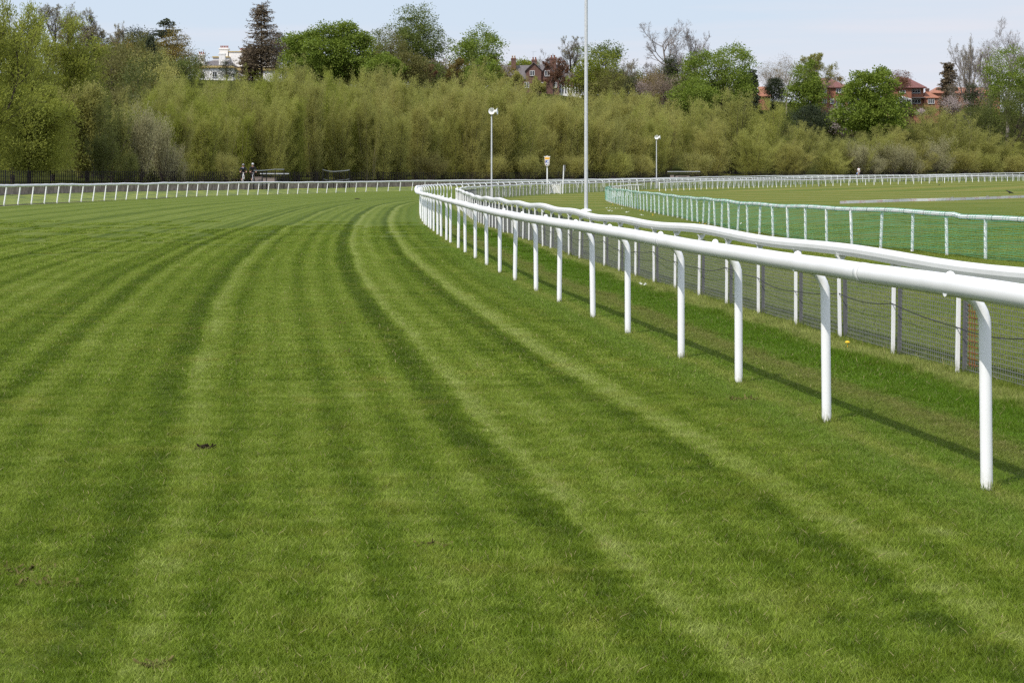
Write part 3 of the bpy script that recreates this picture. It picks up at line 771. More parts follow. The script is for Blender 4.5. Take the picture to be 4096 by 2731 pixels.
# ---------------------------------------------------------------- black fence along the path and the rails by the wall
FO = 14.2
ic = OUTER + normals(OUTER)*FO; iz = path_z(np.arange(len(OUTER)))
keep = (ic[:,1] > 60) & (ic[:,1] < 420)
ic, iz = ic[keep], iz[keep]
ip_, _ = resample(ic, 4.2)
ir = empty('iron_fence', (float(ic[0][0]), float(ic[0][1]), float(iz[0])), 'long black iron fence along the riverside path under the willows', 'fence')
zi = lambda p: float(iz[int(np.argmin(((ic-p)**2).sum(1)))])
for i in range(len(ip_)-1):
    a, b = ip_[i], ip_[i+1]; A = np.r_[a, zi(a)]; B = np.r_[b, zi(b)]
    m = MB()
    for k in range(10):
        q = A+(B-A)*(k/10); thick = .055 if k == 0 else .034
        m.bar(q+(0,0,-.05), q+(0,0,1.12 if k == 0 else 1.06), thick*1.35)
    for z in (.25, .62, 1.03): m.bar(A+(0,0,z), B+(0,0,z), .024)
    rel(ir, m).build('panel', M['black'], ir)
def wall_pt(x, off):
    """point on the path at this picture column, at an offset outwards from the outer rail"""
    c = OUTER + normals(OUTER)*off; px = CX + F*c[:,0]/np.maximum(c[:,1], 1); ok = c[:,1] > 70
    i = np.where(ok)[0][np.argmin(np.abs(px[ok]-x))]
    return Vector((c[i,0], c[i,1], float(path_z(np.array(i)))))
def crossing_rail(xs, tops, label, low):
    root = None; ps = []
    for x, yt in zip(xs, tops):
        b = wall_pt(x, WALL-.35); b.z = bank_z(WALL-.35, int(sdist(OUTER, [(b.x, b.y)])[1][0]), b.x, b.y)
        ps.append((b, EYE-(yt-HY)*b.y/F))
    root = empty('crossing_handrail', ps[0][0], label, 'handrail', 'handrails over the wall')
    for b, zt in ps:
        m = MB().bar(b+Vector((0,0,-.1)), (b.x, b.y, zt), .085); rel(root, m).build('post', M['black'], root)
    m = MB().tube([(b.x, b.y, zt) for b, zt in ps], .035, 8); rel(root, m).build('top_rail', M['handrail'], root)
    m = MB().tube([(b.x, b.y, zt-low) for b, zt in ps], .022, 8); rel(root, m).build('lower_rail', M['handrail'], root)
crossing_rail([1007,1041,1073,1105,1136], [683,683,681,678,678.5], 'dark handrail frame over the wall beside the two cyclists', 1.30)
crossing_rail([1286,1314,1342,1369,1397], [679,685,687,684,681], 'dark handrail frame with a dipped top rail, right of the cyclists', .95)
def barrier(x0, x1, ytop, label, blocks):
    a = wall_pt(x0, 12.0); b = wall_pt(x1, 12.0)
    root = empty('path_barrier', a, label, 'barrier', 'barriers on the path')
    h = EYE-(ytop-HY)*a.y/F-a.z
    A, B = Vector(a), Vector(b)
    rel(root, MB().bar(A+Vector((0,0,h)), B+Vector((0,0,h)), .07, .09)).build('top_bar', M['white'], root)
    m = MB()
    for k in range(3): z = h*(.15+.26*k); m.bar(A+Vector((0,0,z)), B+Vector((0,0,z)), .05)
    rel(root, m).build('lower_bars', M['black'], root)
    for k in range(4):
        q = A+(B-A)*(k/3); rel(root, MB().bar(q, q+Vector((0,0,h-.04)), .06)).build('post', M['black'], root)
    return root
barrier(1050, 1144, 695, 'black barrier with a pale top bar on the path, right of the cyclists', 0)
barrier(2672, 2795, 687, 'black barrier with a pale top bar on the path beyond the netted rail', 0)
def blocks(x, w, h, label):
    a = wall_pt(x, 10.4); s = F/a.y
    m = MB().box((0,0,h/2), (w, .5, h)).box((0,0,h+.03), (w*1.04, .54, .06))
    o = m.build('stone_block', M['sandstone']); o.location = a; tag(o, label, 'stone block', 'stone blocks on the path')
blocks(1032, .75, .50, 'narrow pink sandstone block beside the right-hand cyclist')
blocks(1082, 1.3, .40, 'wide pink sandstone block by the pale-topped barrier')
blocks(2688, .55, .50, 'small sandstone block at the left end of the far barrier')
a = wall_pt(2735, 10.4)
bn = empty('stone_bench', a, 'low stone bench with a slab seat by the far barrier', 'bench')
MB().box((0,0,.40), (2.1,.45,.10)).build('seat', M['sandstone'], bn)
for sx in (-.9, .9): MB().box((sx,0,.175), (.4,.4,.35)).build('leg', M['sandstone'], bn)
a = wall_pt(2254, 12.5)
fr = empty('path_frame', a, 'black square steel frame on the path behind the leaning post', 'frame')
for sx in (-.7, 0, .7): MB().bar((sx,0,0), (sx,0,1.15), .06).build('post', M['black'], fr)
MB().bar((-.9,0,1.12), (.9,0,1.12), .05).bar((-.9,0,.75), (.9,0,.75), .04).bar((-.7,0,.3), (.7,0,.3), .05).build('rails', M['black'], fr)

# ---------------------------------------------------------------- people
def skin_obj(name, verts, edges, rad, mat, parent, sub=1, root=0):
    me = bpy.data.meshes.new(name); me.from_pydata(verts, edges, [])
    o = link(name, me, mat, parent)
    md = o.modifiers.new('skin', 'SKIN'); md.use_smooth_shade = True
    for v, r in zip(me.skin_vertices[0].data, rad):
        v.radius = (r, r) if not isinstance(r, tuple) else r
    me.skin_vertices[0].data[root].use_root = True
    sb = o.modifiers.new('sub', 'SUBSURF'); sb.levels = sub; sb.render_levels = sub
    return o
def chain(vs, es, rs, pts, start):
    """append a chain of (point, radius) hung on an existing vertex; returns the last index"""
    i = start
    for p, r in pts:
        vs.append(tuple(p)); rs.append(r); es.append((i, len(vs)-1)); i = len(vs)-1
    return i
def fingers(vs, es, rs, wrist, hand_dir, side, curl):
    h = Vector(hand_dir).normalized(); s = Vector(side).normalized(); c = Vector(curl).normalized()
    w = Vector(vs[wrist])
    palm = chain(vs, es, rs, [(w+h*.05, .030)], wrist)
    for k, ln_ in enumerate((.068, .078, .072, .056)):
        q = w+h*.085+s*(.030-.020*k)
        chain(vs, es, rs, [(q, .010), (q+h*ln_*.5+c*.012, .009), (q+h*ln_*.62+c*(.012+ln_*.4), .008)], palm)
    q = w+h*.03+s*.040
    chain(vs, es, rs, [(q, .012), (q+h*.035+s*.018+c*.014, .010)], palm)
def head_bits(root, hd, f, hairmat, hair=True, ponytail=False):
    """eyes, nose and ears sit on the head; f is the way it faces"""
    f = Vector(f).normalized(); r_ = f.cross(Vector((0,0,1))).normalized(); hd = Vector(hd)
    m = MB()
    for s_ in (-1, 1):
        p = hd+f*.088+r_*s_*.032+Vector((0,0,.01)); m.lathe([(.001,-.008),(.009,0),(.001,.008)], 6, c=tuple(p))
    m.build('eyes', M['hair'], root, True)
    if hair:
        q = Matrix.Translation(hd-f*.018+Vector((0,0,.035)))
        MB().lathe([(.088,-.06),(.103,-.01),(.098,.04),(.07,.08),(.03,.098),(.001,.10)], 14, q).build('hair', hairmat, root, True)
def cyclist(x, Yc, helm, hairmat, label, label_b, lean_x, hsc, accent):
    g = wall_pt(x, 10.5)
    rz = math.atan2(-g.x, g.y)*0 + R(12)
    # bicycle, heading towards the camera (local -y)
    bk = empty('bicycle', g, label_b, 'bicycle', 'bicycles on the path', rz)
    for nm, cy in (('front_wheel', -.53), ('rear_wheel', .53)):
        wroot = MB()
        a = np.linspace(0, 2*math.pi, 29)
        wh = MB().tube([(0, cy+.325*math.cos(t), .345+.325*math.sin(t)) for t in a], .022, 8, False).build('wheel', M['tyre'], bk, True)
        MB().tube([(0, cy+.295*math.cos(t), .345+.295*math.sin(t)) for t in a], .012, 6, False).build('rim', M['chrome'], wh, True)
        m = MB()
        for k in range(14): t = k*math.pi/7; m.bar((.02*(-1)**k, cy, .345), (0, cy+.29*math.cos(t), .345+.29*math.sin(t)), .004)
        m.build('spokes', M['chrome'], wh)
    m = MB().tube([(0,-.33,.86),(0,.12,.88)], .02, 8).tube([(0,-.35,.74),(0,.08,.34)], .024, 8).tube([(0,.16,.98),(0,.08,.34)], .02, 8)
    for s_ in (-1, 1): m.tube([(.0,.14,.84),(s_*.06,.53,.345)], .011, 6).tube([(0,.08,.34),(s_*.06,.53,.345)], .012, 6)
    m.build('frame', M['chrome'] if accent else M['black'], bk, True)
    m = MB().tube([(0,-.30,1.0),(0,-.36,.76)], .026, 8)
    for s_ in (-1, 1): m.tube([(s_*.05,-.36,.76),(s_*.055,-.53,.345)], .022, 8)
    m.tube([(-.06,-.36,.76),(.06,-.36,.76)], .026, 8).build('fork', M['white'] if accent else M['chrome'], bk, True)
    MB().tube([(-.31,-.27,1.05),(-.12,-.34,1.03),(0,-.30,1.0),(.12,-.34,1.03),(.31,-.27,1.05)], .016, 8).build('handlebar', M['black'], bk, True)
    MB().extr([(-.07,.97),(.07,.97),(.05,1.01),(-.05,1.01)], .05, .30).build('saddle', M['black'], bk)
    for s_, (py, pz) in ((-1,(-.02,.20)), (1,(.18,.48))): MB().tube([(s_*.08,.08,.34),(s_*.08,py,pz)], .012, 6).box((s_*.13,py,pz), (.09,.08,.02)).build('crank', M['chrome'], bk, True)
    # rider
    rt = empty('person', g, label, 'person', 'cyclists on the path', rz)
    k_ = hsc
    hip = Vector((0,.16,1.04)); ch = Vector((lean_x,-.06,1.42*k_)); nk = Vector((lean_x,-.14,1.52*k_)); hd = Vector((lean_x,-.20,1.65*k_))
    vs, es, rs = [tuple(hip)], [], [.135]
    c1 = chain(vs, es, rs, [((hip+ch)/2, .125), (ch, .15)], 0)
    nn_ = chain(vs, es, rs, [(nk, .055)], c1)
    chain(vs, es, rs, [(hd+Vector((0,.01,-.05)), .075), (hd, .092), (hd+Vector((0,.01,.07)), .075)], nn_)
    hands = []
    for s_ in (-1, 1):
        sh = ch+Vector((s_*.20,-.02,.03)); el = Vector((s_*.34,-.14,1.20)); wr = Vector((s_*.29,-.27,1.09))
        wi = chain(vs, es, rs, [(sh, .062), (el, .045), (wr, .032)], c1)
        fingers(vs, es, rs, wi, (0,-.6,-.45), (-s_,0,0), (0,.5,-.5))
    legs = []
    for s_, kn, an, toe in ((-1, Vector((-.13,-.14,.70)), Vector((-.12,.04,.29)), Vector((-.13,-.08,.22))), (1, Vector((.13,-.20,.92)), Vector((.12,.16,.56)), Vector((.13,.06,.49)))):
        q = chain(vs, es, rs, [(hip+Vector((s_*.10,-.02,-.03)), .095), (kn, .062), ((kn+an)/2+Vector((0,.02,0)), .056), (an, .038), (toe, .032)], 0)
        legs.append((hip+Vector((s_*.10,-.02,-.03)), kn, an))
    skin_obj('body', vs, es, rs, M['skin'], rt)
    head_bits(rt, hd, (0,-1,-.15), hairmat, True)
    # jacket and leggings
    v2, e2, r2 = [tuple(hip)], [], [.155]
    c1 = chain(v2, e2, r2, [((hip+ch)/2, .15), (ch, .175), (nk+Vector((0,.01,-.03)), .08)], 0)-1
    for s_ in (-1, 1):
        chain(v2, e2, r2, [(ch+Vector((s_*.20,-.02,.03)), .082), (Vector((s_*.34,-.14,1.20)), .062), (Vector((s_*.295,-.255,1.10)), .048)], c1)
    skin_obj('jacket', v2, e2, r2, M['blackcloth'], rt)
    v3, e3, r3 = [tuple(hip)], [], [.15]
    for a, kn, an in legs: chain(v3, e3, r3, [(a, .112), (kn, .08), ((kn*.35+an*.65), .06)], 0)
    skin_obj('leggings', v3, e3, r3, M['blackcloth'], rt)
    for s_, an in ((-1, legs[0][2]), (1, legs[1][2])):
        MB().tube([an+Vector((0,.05,-.06)), an+Vector((0,-.06,-.075)), an+Vector((0,-.17,-.085))], [.04,.045,.03], 10).build('shoe', M['palebag'], rt, True)
    q = Matrix.Translation(hd+Vector((0,.0,.055))) @ Matrix.Rotation(R(8), 4, 'X')
    hm = MB().lathe([(.110,-.02),(.122,.01),(.118,.05),(.09,.095),(.045,.118),(.001,.122)], 16, q).build('helmet', helm, rt, True)
    m = MB()
    for s_ in (-1, 0, 1): m.tube([hd+Vector((s_*.05,-.11,.08)), hd+Vector((s_*.045,-.08,.14)), hd+Vector((s_*.03,0,.18))], .014, 6)
    m.build('helmet_stripe', M['white'], hm, True)
    if accent: MB().box((lean_x,-.245,1.44*k_), (.07,.03,.06)).box((lean_x-.11,-.24,1.46*k_), (.05,.03,.05)).build('collar', M['paleblue'], rt)
cyclist(965, 0, M['helmet'], M['blond'], 'cyclist in black jacket and dark striped helmet, on the white-forked bicycle', 'bicycle with a white front fork ridden by the dark-helmeted cyclist', .0, 1.0, True)
cyclist(1011, 0, M['helmet2'], M['hair'], 'taller cyclist in black with a silver helmet, behind the handrail', 'black bicycle ridden by the silver-helmeted cyclist', -.03, 1.06, False)
# walker in white
g = wall_pt(3431, 10.5)
wk = empty('person', g, 'walker in a white t-shirt and grey shorts carrying a blue bag', 'person', None, R(20))
hip = Vector((0,0,.93)); ch = Vector((0,.0,1.36)); nk = Vector((0,-.02,1.50)); hd = Vector((-.02,-.05,1.64))
vs, es, rs = [tuple(hip)], [], [.135]
c1 = chain(vs, es, rs, [((hip+ch)/2, .125), (ch, .15)], 0); nn_ = chain(vs, es, rs, [(nk, .055)], c1)
chain(vs, es, rs, [(hd+Vector((0,.01,-.05)), .075), (hd, .092), (hd+Vector((0,.01,.07)), .075)], nn_)
arms = [(-1, Vector((-.30,-.04,1.10)), Vector((-.38,-.14,.86))), (1, Vector((.29,.06,1.12)), Vector((.22,-.08,.92)))]
for s_, el, wr in arms:
    wi = chain(vs, es, rs, [(Vector((s_*.19,0,1.41)), .062), (el, .043), (wr, .03)], c1)
    fingers(vs, es, rs, wi, wr-el, (0,-1,0), (-s_,0,-.2))
legs = [(-1, Vector((-.11,-.14,.50)), Vector((-.15,-.22,.09)), Vector((-.16,-.36,.04))), (1, Vector((.10,.06,.50)), Vector((.12,.26,.13)), Vector((.13,.16,.05)))]
for s_, kn, an, toe in legs:
    chain(vs, es, rs, [(Vector((s_*.09,0,.88)), .095), (kn, .06), ((kn+an)/2+Vector((0,.02,0)), .055), (an, .037), (toe, .03)], 0)
skin_obj('body', vs, es, rs, M['skin'], wk); head_bits(wk, hd, (-.2,-1,-.2), M['hair'])
v2, e2, r2 = [(0,0,.90)], [], [.16]
c1 = chain(v2, e2, r2, [((hip+ch)/2, .15), (ch, .175), (nk+Vector((0,0,-.05)), .08)], 0)-1
for s_, el, wr in arms: chain(v2, e2, r2, [(Vector((s_*.19,0,1.41)), .085), (Vector((s_*.19,0,1.41))*.35+el*.65, .068)], c1)
skin_obj('shirt', v2, e2, r2, M['whitecloth'], wk)
v3, e3, r3 = [tuple(hip)], [], [.152]
for s_, kn, an, toe in legs: chain(v3, e3, r3, [(Vector((s_*.09,0,.88)), .118), (Vector((s_*.09,0,.88))*.2+kn*.8, .095)], 0)
skin_obj('shorts', v3, e3, r3, M['greycloth'], wk)
for s_, kn, an, toe in legs: MB().tube([an+Vector((0,.05,-.05)), (an+toe)/2+Vector((0,0,-.03)), toe+Vector((0,-.03,-.01))], [.045,.05,.035], 10).build('shoe', M['white'], wk, True)
hand = wk.matrix_basis @ Vector((-.40,-.17,.76))
bgp = empty('carrier_bag', hand+Vector((0,0,-.36)), 'small blue and pale bag held by the walker', 'bag')
MB().tube([(-.03,0,0),(-.05,0,.10),(-.03,0,.2),(0,0,.26)], [.11,.15,.12,.05], 10).build('body', M['bluebag'], bgp, True)
MB().tube([(.02,0,.16),(.02,0,.26),(0,0,.35)], [.12,.09,.02], 10).build('top', M['palebag'], bgp, True)

# ---------------------------------------------------------------- crows
def crow(x, y, label, sc, rz):
    p = on_ground(x, y); root = empty('crow', p, label, 'bird', 'crows on the infield', rz); root.scale = (sc, sc, sc)
    v, e, r = [(0,0,.17)], [], [.065]
    chain(v, e, r, [((-.10,0,.14), .055), ((-.20,0,.10), .03), ((-.30,0,.07), .016)], 0)
    chain(v, e, r, [((.09,0,.21), .055), ((.14,0,.26), .038), ((.19,0,.275), .036), ((.235,0,.27), .014), ((.27,0,.262), .005)], 0)
    for s_ in (-1, 1): chain(v, e, r, [((.01,s_*.03,.10), .016), ((.01,s_*.03,.05), .007), ((0,s_*.03,.0), .006), ((.04,s_*.03,.0), .005)], 0)
    skin_obj('body', v, e, r, M['crow'], root)
    for s_ in (-1, 1): MB().extr([(.08,.20),(-.02,.215),(-.16,.155),(-.27,.10),(-.14,.105),(.03,.14)], s_*.055-.012, s_*.055+.012).build('wing', M['crow'], root)
crow(4038, 778, 'black crow standing on the infield above the banner strip', 1.0, R(160))
crow(3278, 746, 'black crow at the foot of the low rail posts', .9, R(200))
crow(3757, 743, 'tiny far black crow on open turf below the low rail', .6, R(30))

# ---------------------------------------------------------------- houses on the hill
ZH = 440.0
class House:
    def __init__(s, name, x, ybase, Y, label, cat='house'):
        p = P(x, ybase, Y); s.Y = Y; s.k = Y/F; s.x0 = x; s.yb = ybase
        s.root = empty(name, p, label, cat, 'houses on the hill')
    def X(s, x): return (x-s.x0)*s.k
    def Z(s, y): return (s.yb-y)*s.k
    def wall(s, x0, x1, y0, y1, d0, d1, mat, name='wall', deep=0):
        a, b, z1, z0 = s.X(x0), s.X(x1), s.Z(y0), s.Z(y1)-deep
        return MB().box(((a+b)/2, (d0+d1)/2, (z0+z1)/2), (b-a, d1-d0, z1-z0)).build(name, mat, s.root)
    def hip(s, x0, x1, ye, yr, d0, d1, r0, r1, mat, over=.4, name='roof'):
        a, b, ze, zr = s.X(x0)-over, s.X(x1)+over, s.Z(ye), s.Z(yr); p, q = s.X(r0), s.X(r1); dm = (d0+d1)/2
        v = [(a,d0-over,ze),(b,d0-over,ze),(b,d1+over,ze),(a,d1+over,ze),(p,dm,zr),(q,dm,zr)]
        t = [(x, y, z-.16) for x, y, z in v[:4]]
        return MB().add(v+t, [(0,1,5,4),(1,2,5),(2,3,4,5),(3,0,4),(0,6,7,1),(1,7,8,2),(2,8,9,3),(3,9,6,0),(9,8,7,6)]).build(name, mat, s.root)
    def gable_front(s, x0, x1, ye, yp, d0, d1, mat_w, mat_r, over=.35):
        """gable facing the camera: brick triangle and two slopes running back"""
        a, b, ze, zp = s.X(x0), s.X(x1), s.Z(ye), s.Z(yp); m = (a+b)/2
        MB().extr([(a, ze), (b, ze), (m, zp)], d0, d0+.3).build('gable', mat_w, s.root)
        r = MB()
        for q, sg in ((a, -1), (b, 1)):
            dx, dz = (q-m)*1.12, (ze-zp)*1.12
            pts = [(m, d0-over, zp+.02), (m+dx, d0-over, zp+dz+.02), (m+dx, d1, zp+dz+.02), (m, d1, zp+.02)]
            r.add(pts+[(x, y, z+.2) for x, y, z in pts], [(0,1,2,3),(7,6,5,4),(0,4,5,1),(1,5,6,2),(2,6,7,3),(3,7,4,0)])
        r.build('gable_roof', mat_r, s.root)
    def win(s, x0, x1, y0, y1, d, cols=2, transom=False, sill=True, fr=.09):
        a, b, z1, z0 = s.X(x0), s.X(x1), s.Z(y0), s.Z(y1)
        m = MB().box(((a+b)/2, d-.03, z1-fr/2), (b-a, .10, fr)).box(((a+b)/2, d-.03, z0+fr/2), (b-a, .10, fr))
        for k in range(cols+1):
            xx = a+fr/2+(b-a-fr)*k/cols; m.box((xx, d-.03, (z0+z1)/2), (fr, .097, z1-z0-2*fr))
        if transom: m.box(((a+b)/2, d-.03, z1-(z1-z0)*.28), (b-a-2*fr, .09, fr*.8))
        o = m.build('window', M['white'], s.root)
        MB().box(((a+b)/2, d-.004, (z0+z1)/2), (b-a-fr, .05, z1-z0-fr)).build('pane', M['glass'], o)
        if sill: MB().box(((a+b)/2, d-.08, z0-.05), (b-a+.2, .2, .09)).build('sill', M['slate'], o)
    def chim(s, x0, x1, y0, y1, d, mat, pots, mat_p=None, cap=None, depth=1.2):
        a, b, z1, z0 = s.X(x0), s.X(x1), s.Z(y0), s.Z(y1)
        o = MB().box(((a+b)/2, d, (z0+z1)/2), (b-a, depth, z1-z0)).box(((a+b)/2, d, z1-.28), ((b-a)*1.18, depth*1.12, .34)).build('chimney', mat, s.root)
        if cap: MB().box(((a+b)/2, d, z1-.75), ((b-a)*1.06, depth*1.06, 1.5)).build('stack_top', cap, o)
        for k in range(pots):
            xx = a+(b-a)*(k+.5)/pots; MB().lathe([(.17,0),(.15,.5),(.19,.52),(.19,.6),(.12,.6)], 10, c=(xx, d, z1)).build('pot', mat_p or M['pot'], o, True)
# white mansion
h = House('white_mansion', 860, 330, 450, 'white rendered mansion with slate roof, ochre cornice and white chimneys')
h.wall(762, 932, 272, 330, 0, 9, M['render'], deep=5)
h.wall(932, 1176, 280, 330, 3, 12, M['render'], deep=5)
h.wall(760, 936, 264, 272, -.5, 9.4, M['ochre'], 'cornice')
h.hip(764, 934, 264, 238, 0, 9, 838, 905, M['slate'], .2)
h.wall(932, 1178, 270, 280, 2.6, 12.4, M['ochre'], 'cornice')
h.wall(838, 902, 226, 250, 5, 11, M['render'])
h.wall(836, 904, 221, 226, 4.7, 11.3, M['ochre'], 'cornice')
h.wall(898, 1088, 201, 262, 7, 15, M['render']); h.wall(896, 1090, 198, 201, 6.8, 15.2, M['ochre'], 'cornice')
h.chim(791, 815, 216, 262, 1.2, M['render'], 3)
h.chim(874, 898, 212, 262, 1.2, M['render'], 0)
h.chim(860, 894, 184, 224, 8, M['render'], 5, depth=2.2)
h.chim(934, 968, 190, 204, 11, M['render'], 6)
h.win(1120, 1138, 286, 308, 3, 2); h.win(800, 818, 286, 310, 0, 2); h.win(850, 868, 286, 310, 0, 2)
# brown-roofed house at the left
h = House('grey_villa', 370, 345, 445, 'grey rendered villa with brown roof half hidden behind the bare tree', 'house')
h.wall(278, 448, 254, 345, 0, 10, M['grey_render'], deep=4)
h.hip(276, 450, 254, 172, 0, 10, 320, 410, M['tile'])
h.wall(350, 388, 198, 238, -.3, 4, M['render'], 'dormer'); h.win(360, 376, 204, 232, -.3, 2)
h.hip(350, 388, 198, 176, -.3, 4, 364, 374, M['tile'], name='dormer_roof')
h.win(392, 404, 266, 294, 0, 2); h.win(392, 404, 302, 330, 0, 2); h.win(300, 316, 270, 296, 0, 2); h.win(335, 350, 268, 296, 0, 2)
h.chim(436, 465, 158, 262, 3, M['render'], 2, M['creampot'], cap=M['brick2'], depth=1.8)
# gabled brick house
h = House('gabled_brick_house', 2150, 375, 430, 'dark brick house with grey gables, brick chimneys and a roof aerial')
h.wall(1992, 2250, 316, 375, 0, 9, M['brick2'], deep=4)
h.hip(1990, 2252, 316, 257, 0, 9, 1998, 2245, M['slate'], .3)
h.wall(2104, 2165, 284, 375, -2, 4, M['brick2'], deep=4); h.gable_front(2104, 2165, 284, 254, -2, 5, M['brick2'], M['slate'])
h.wall(2168, 2212, 290, 375, -1.4, 4, M['brick2'], deep=4); h.gable_front(2168, 2212, 290, 258, -1.4, 5, M['brick2'], M['slate'])
h.wall(2205, 2236, 326, 375, -2.2, 4, M['brick2'], deep=4); h.gable_front(2205, 2236, 326, 300, -2.2, 5, M['brick2'], M['slate'])
h.wall(2236, 2325, 326, 375, -1, 7, M['render'], deep=4); h.hip(2236, 2325, 326, 286, -1, 7, 2242, 2310, M['slate'])
for k in range(8): 
    xx = h.X(2240+11*k); MB().box((xx, -1.06, h.Z(350)), (.22, .1, 3.0)).build('timber', M['black'], h.root)
h.win(2119, 2138, 285, 306, -2, 2); h.win(2178, 2198, 285, 307, -1.4, 2); h.win(2097, 2116, 331, 354, -2, 2); h.win(2140, 2177, 332, 352, -2.06, 4); h.win(2214, 2227, 332, 353, -2.2, 2)
h.win(2010, 2026, 330, 352, 0, 2); h.win(2055, 2066, 322, 366, 0, 1)
MB().box((h.X(2040), -1.2, h.Z(360)), (3.6, .12, .9)).build('balustrade', M['white'], h.root)
h.chim(2045, 2064, 230, 275, 3, M['brick2'], 2, M['creampot'])
h.chim(2128, 2148, 236, 272, 3, M['brick2'], 2)
h.chim(2200, 2226, 228, 280, 3, M['brick2'], 2)
q = (h.X(2133), 3, 0)
MB().bar((q[0],3,h.Z(236)), (q[0],3,h.Z(204)), .05).bar((q[0]-.4,3,h.Z(205)), (q[0]+.8,3,h.Z(204)), .04).bar((q[0]+.2,2.8,h.Z(204.5)), (q[0]+.2,3.2,h.Z(204.5)), .04).build('aerial', M['handrail'], h.root)
# red roofed bungalow with a dormer
h = House('dormer_bungalow', 3035, 400, 430, 'low house with orange tiled roof and a white dormer')
h.wall(2992, 3078, 385, 400, 0, 8, M['brick'], deep=3); h.hip(2990, 3080, 385, 344, 0, 8, 2996, 3074, M['tile2'])
h.wall(3005, 3031, 358, 377, .2, 3.5, M['white'], 'dormer'); h.gable_front(3003, 3033, 358, 347, .1, 3.6, M['white'], M['white'], .1)
h.win(3013, 3027, 361, 376, .2, 1, sill=False)
# square red brick house
h = House('brick_block', 3330, 432, 435, 'red brick house with a dark red hipped roof between two green trees')
h.wall(3270, 3392, 350, 432, 0, 9, M['brick'], deep=4); h.hip(3270, 3392, 350, 309, 0, 9, 3290, 3330, M['tile'], .5)
h.win(3294, 3306, 354, 375, 0, 2); h.win(3344, 3373, 356, 373, 0, 3); h.win(3290, 3307, 396, 414, 0, 2); h.win(3321, 3336, 396, 416, 0, 1, True); h.win(3344, 3354, 396, 430, 0, 1); h.win(3356, 3378, 396, 430, 0, 2)
MB().bar((h.X(3318), -.1, h.Z(352)), (h.X(3318), -.1, h.Z(430)), .14).build('drainpipe', M['brick2'], h.root)
# red house with conservatory
h = House('hipped_brick_house', 3680, 430, 440, 'red brick house with hipped red roof, bay and white framed windows')
h.wall(3560, 3646, 352, 430, 0, 8, M['brick'], deep=4); h.wall(3646, 3698, 352, 430, 1.0, 8, M['brick'], deep=4)
h.hip(3560, 3698, 350.5, 307, 0, 8, 3600, 3644, M['tile'], .55)
h.wall(3646, 3700, 390, 393, -.6, 1.2, M['slate'], 'canopy')
h.wall(3698, 3758, 392, 430, .4, 7, M['brick'], deep=4); h.hip(3700, 3758, 391, 363, .4, 7, 3717, 3724, M['tile2'], .3)
h.chim(3719, 3730, 351, 368, 4, M['brick2'], 0)
h.win(3651, 3685, 356, 373, 1.0, 3, True); h.win(3651, 3686, 395, 414, 1.0, 3, True); h.win(3713, 3739, 394, 415, .4, 3, True); h.win(3598, 3622, 362, 372, 0, 2)
cs = empty('conservatory', P(3612, 424, 437), 'white framed glass conservatory built against the red brick house', 'conservatory'); k = 437/F
m = MB(); gl = MB()
for xx in (-26, -13, 0, 13, 22, 34): m.box((xx*k, 0, 13*k), (.14, .14, 26*k))
for zz in (1, 17, 26.5): m.box((4*k, 0, zz*k), (62*k, .12, .14))
for xx in (-26, 4, 34): m.bar((xx*k, -.05, 26.5*k), (2*k, 1.6, 39*k), .14)
cf = m.build('frame', M['white'], cs)
gl.box((4*k, .08, 13*k), (60*k, .04, 25*k)).add([(-26*k,0,26*k),(34*k,0,26*k),(2*k,1.6,38.5*k)], [(0,1,2)]); gl.build('pane', M['glass'], cf)
h = House('far_bungalow', 3990, 400, 455, 'pinkish tiled roof just showing among the bare trees at the far right')
h.wall(3730, 4000, 372, 400, 0, 8, M['brick'], deep=4); h.hip(3730, 4000, 372, 347, 0, 8, 3760, 3980, M['tile2'])
# pale glasshouse roof showing in the trees
gh = empty('glasshouse', P(645, 336, 330), 'small pale pyramid roof poking out of the trees by the willows', 'glasshouse'); k = 330/F
MB().add([(-20*k,-1,0),(24*k,-1,0),(24*k,2.5,0),(-20*k,2.5,0),(-14*k,.8,22*k)], [(0,1,4),(1,2,4),(2,3,4),(3,0,4)]).build('roof', M['grey_render'], gh)
MB().box((2*k,.75,-20*k), (40*k,3.2,39*k)).build('wall', M['cream'], gh)

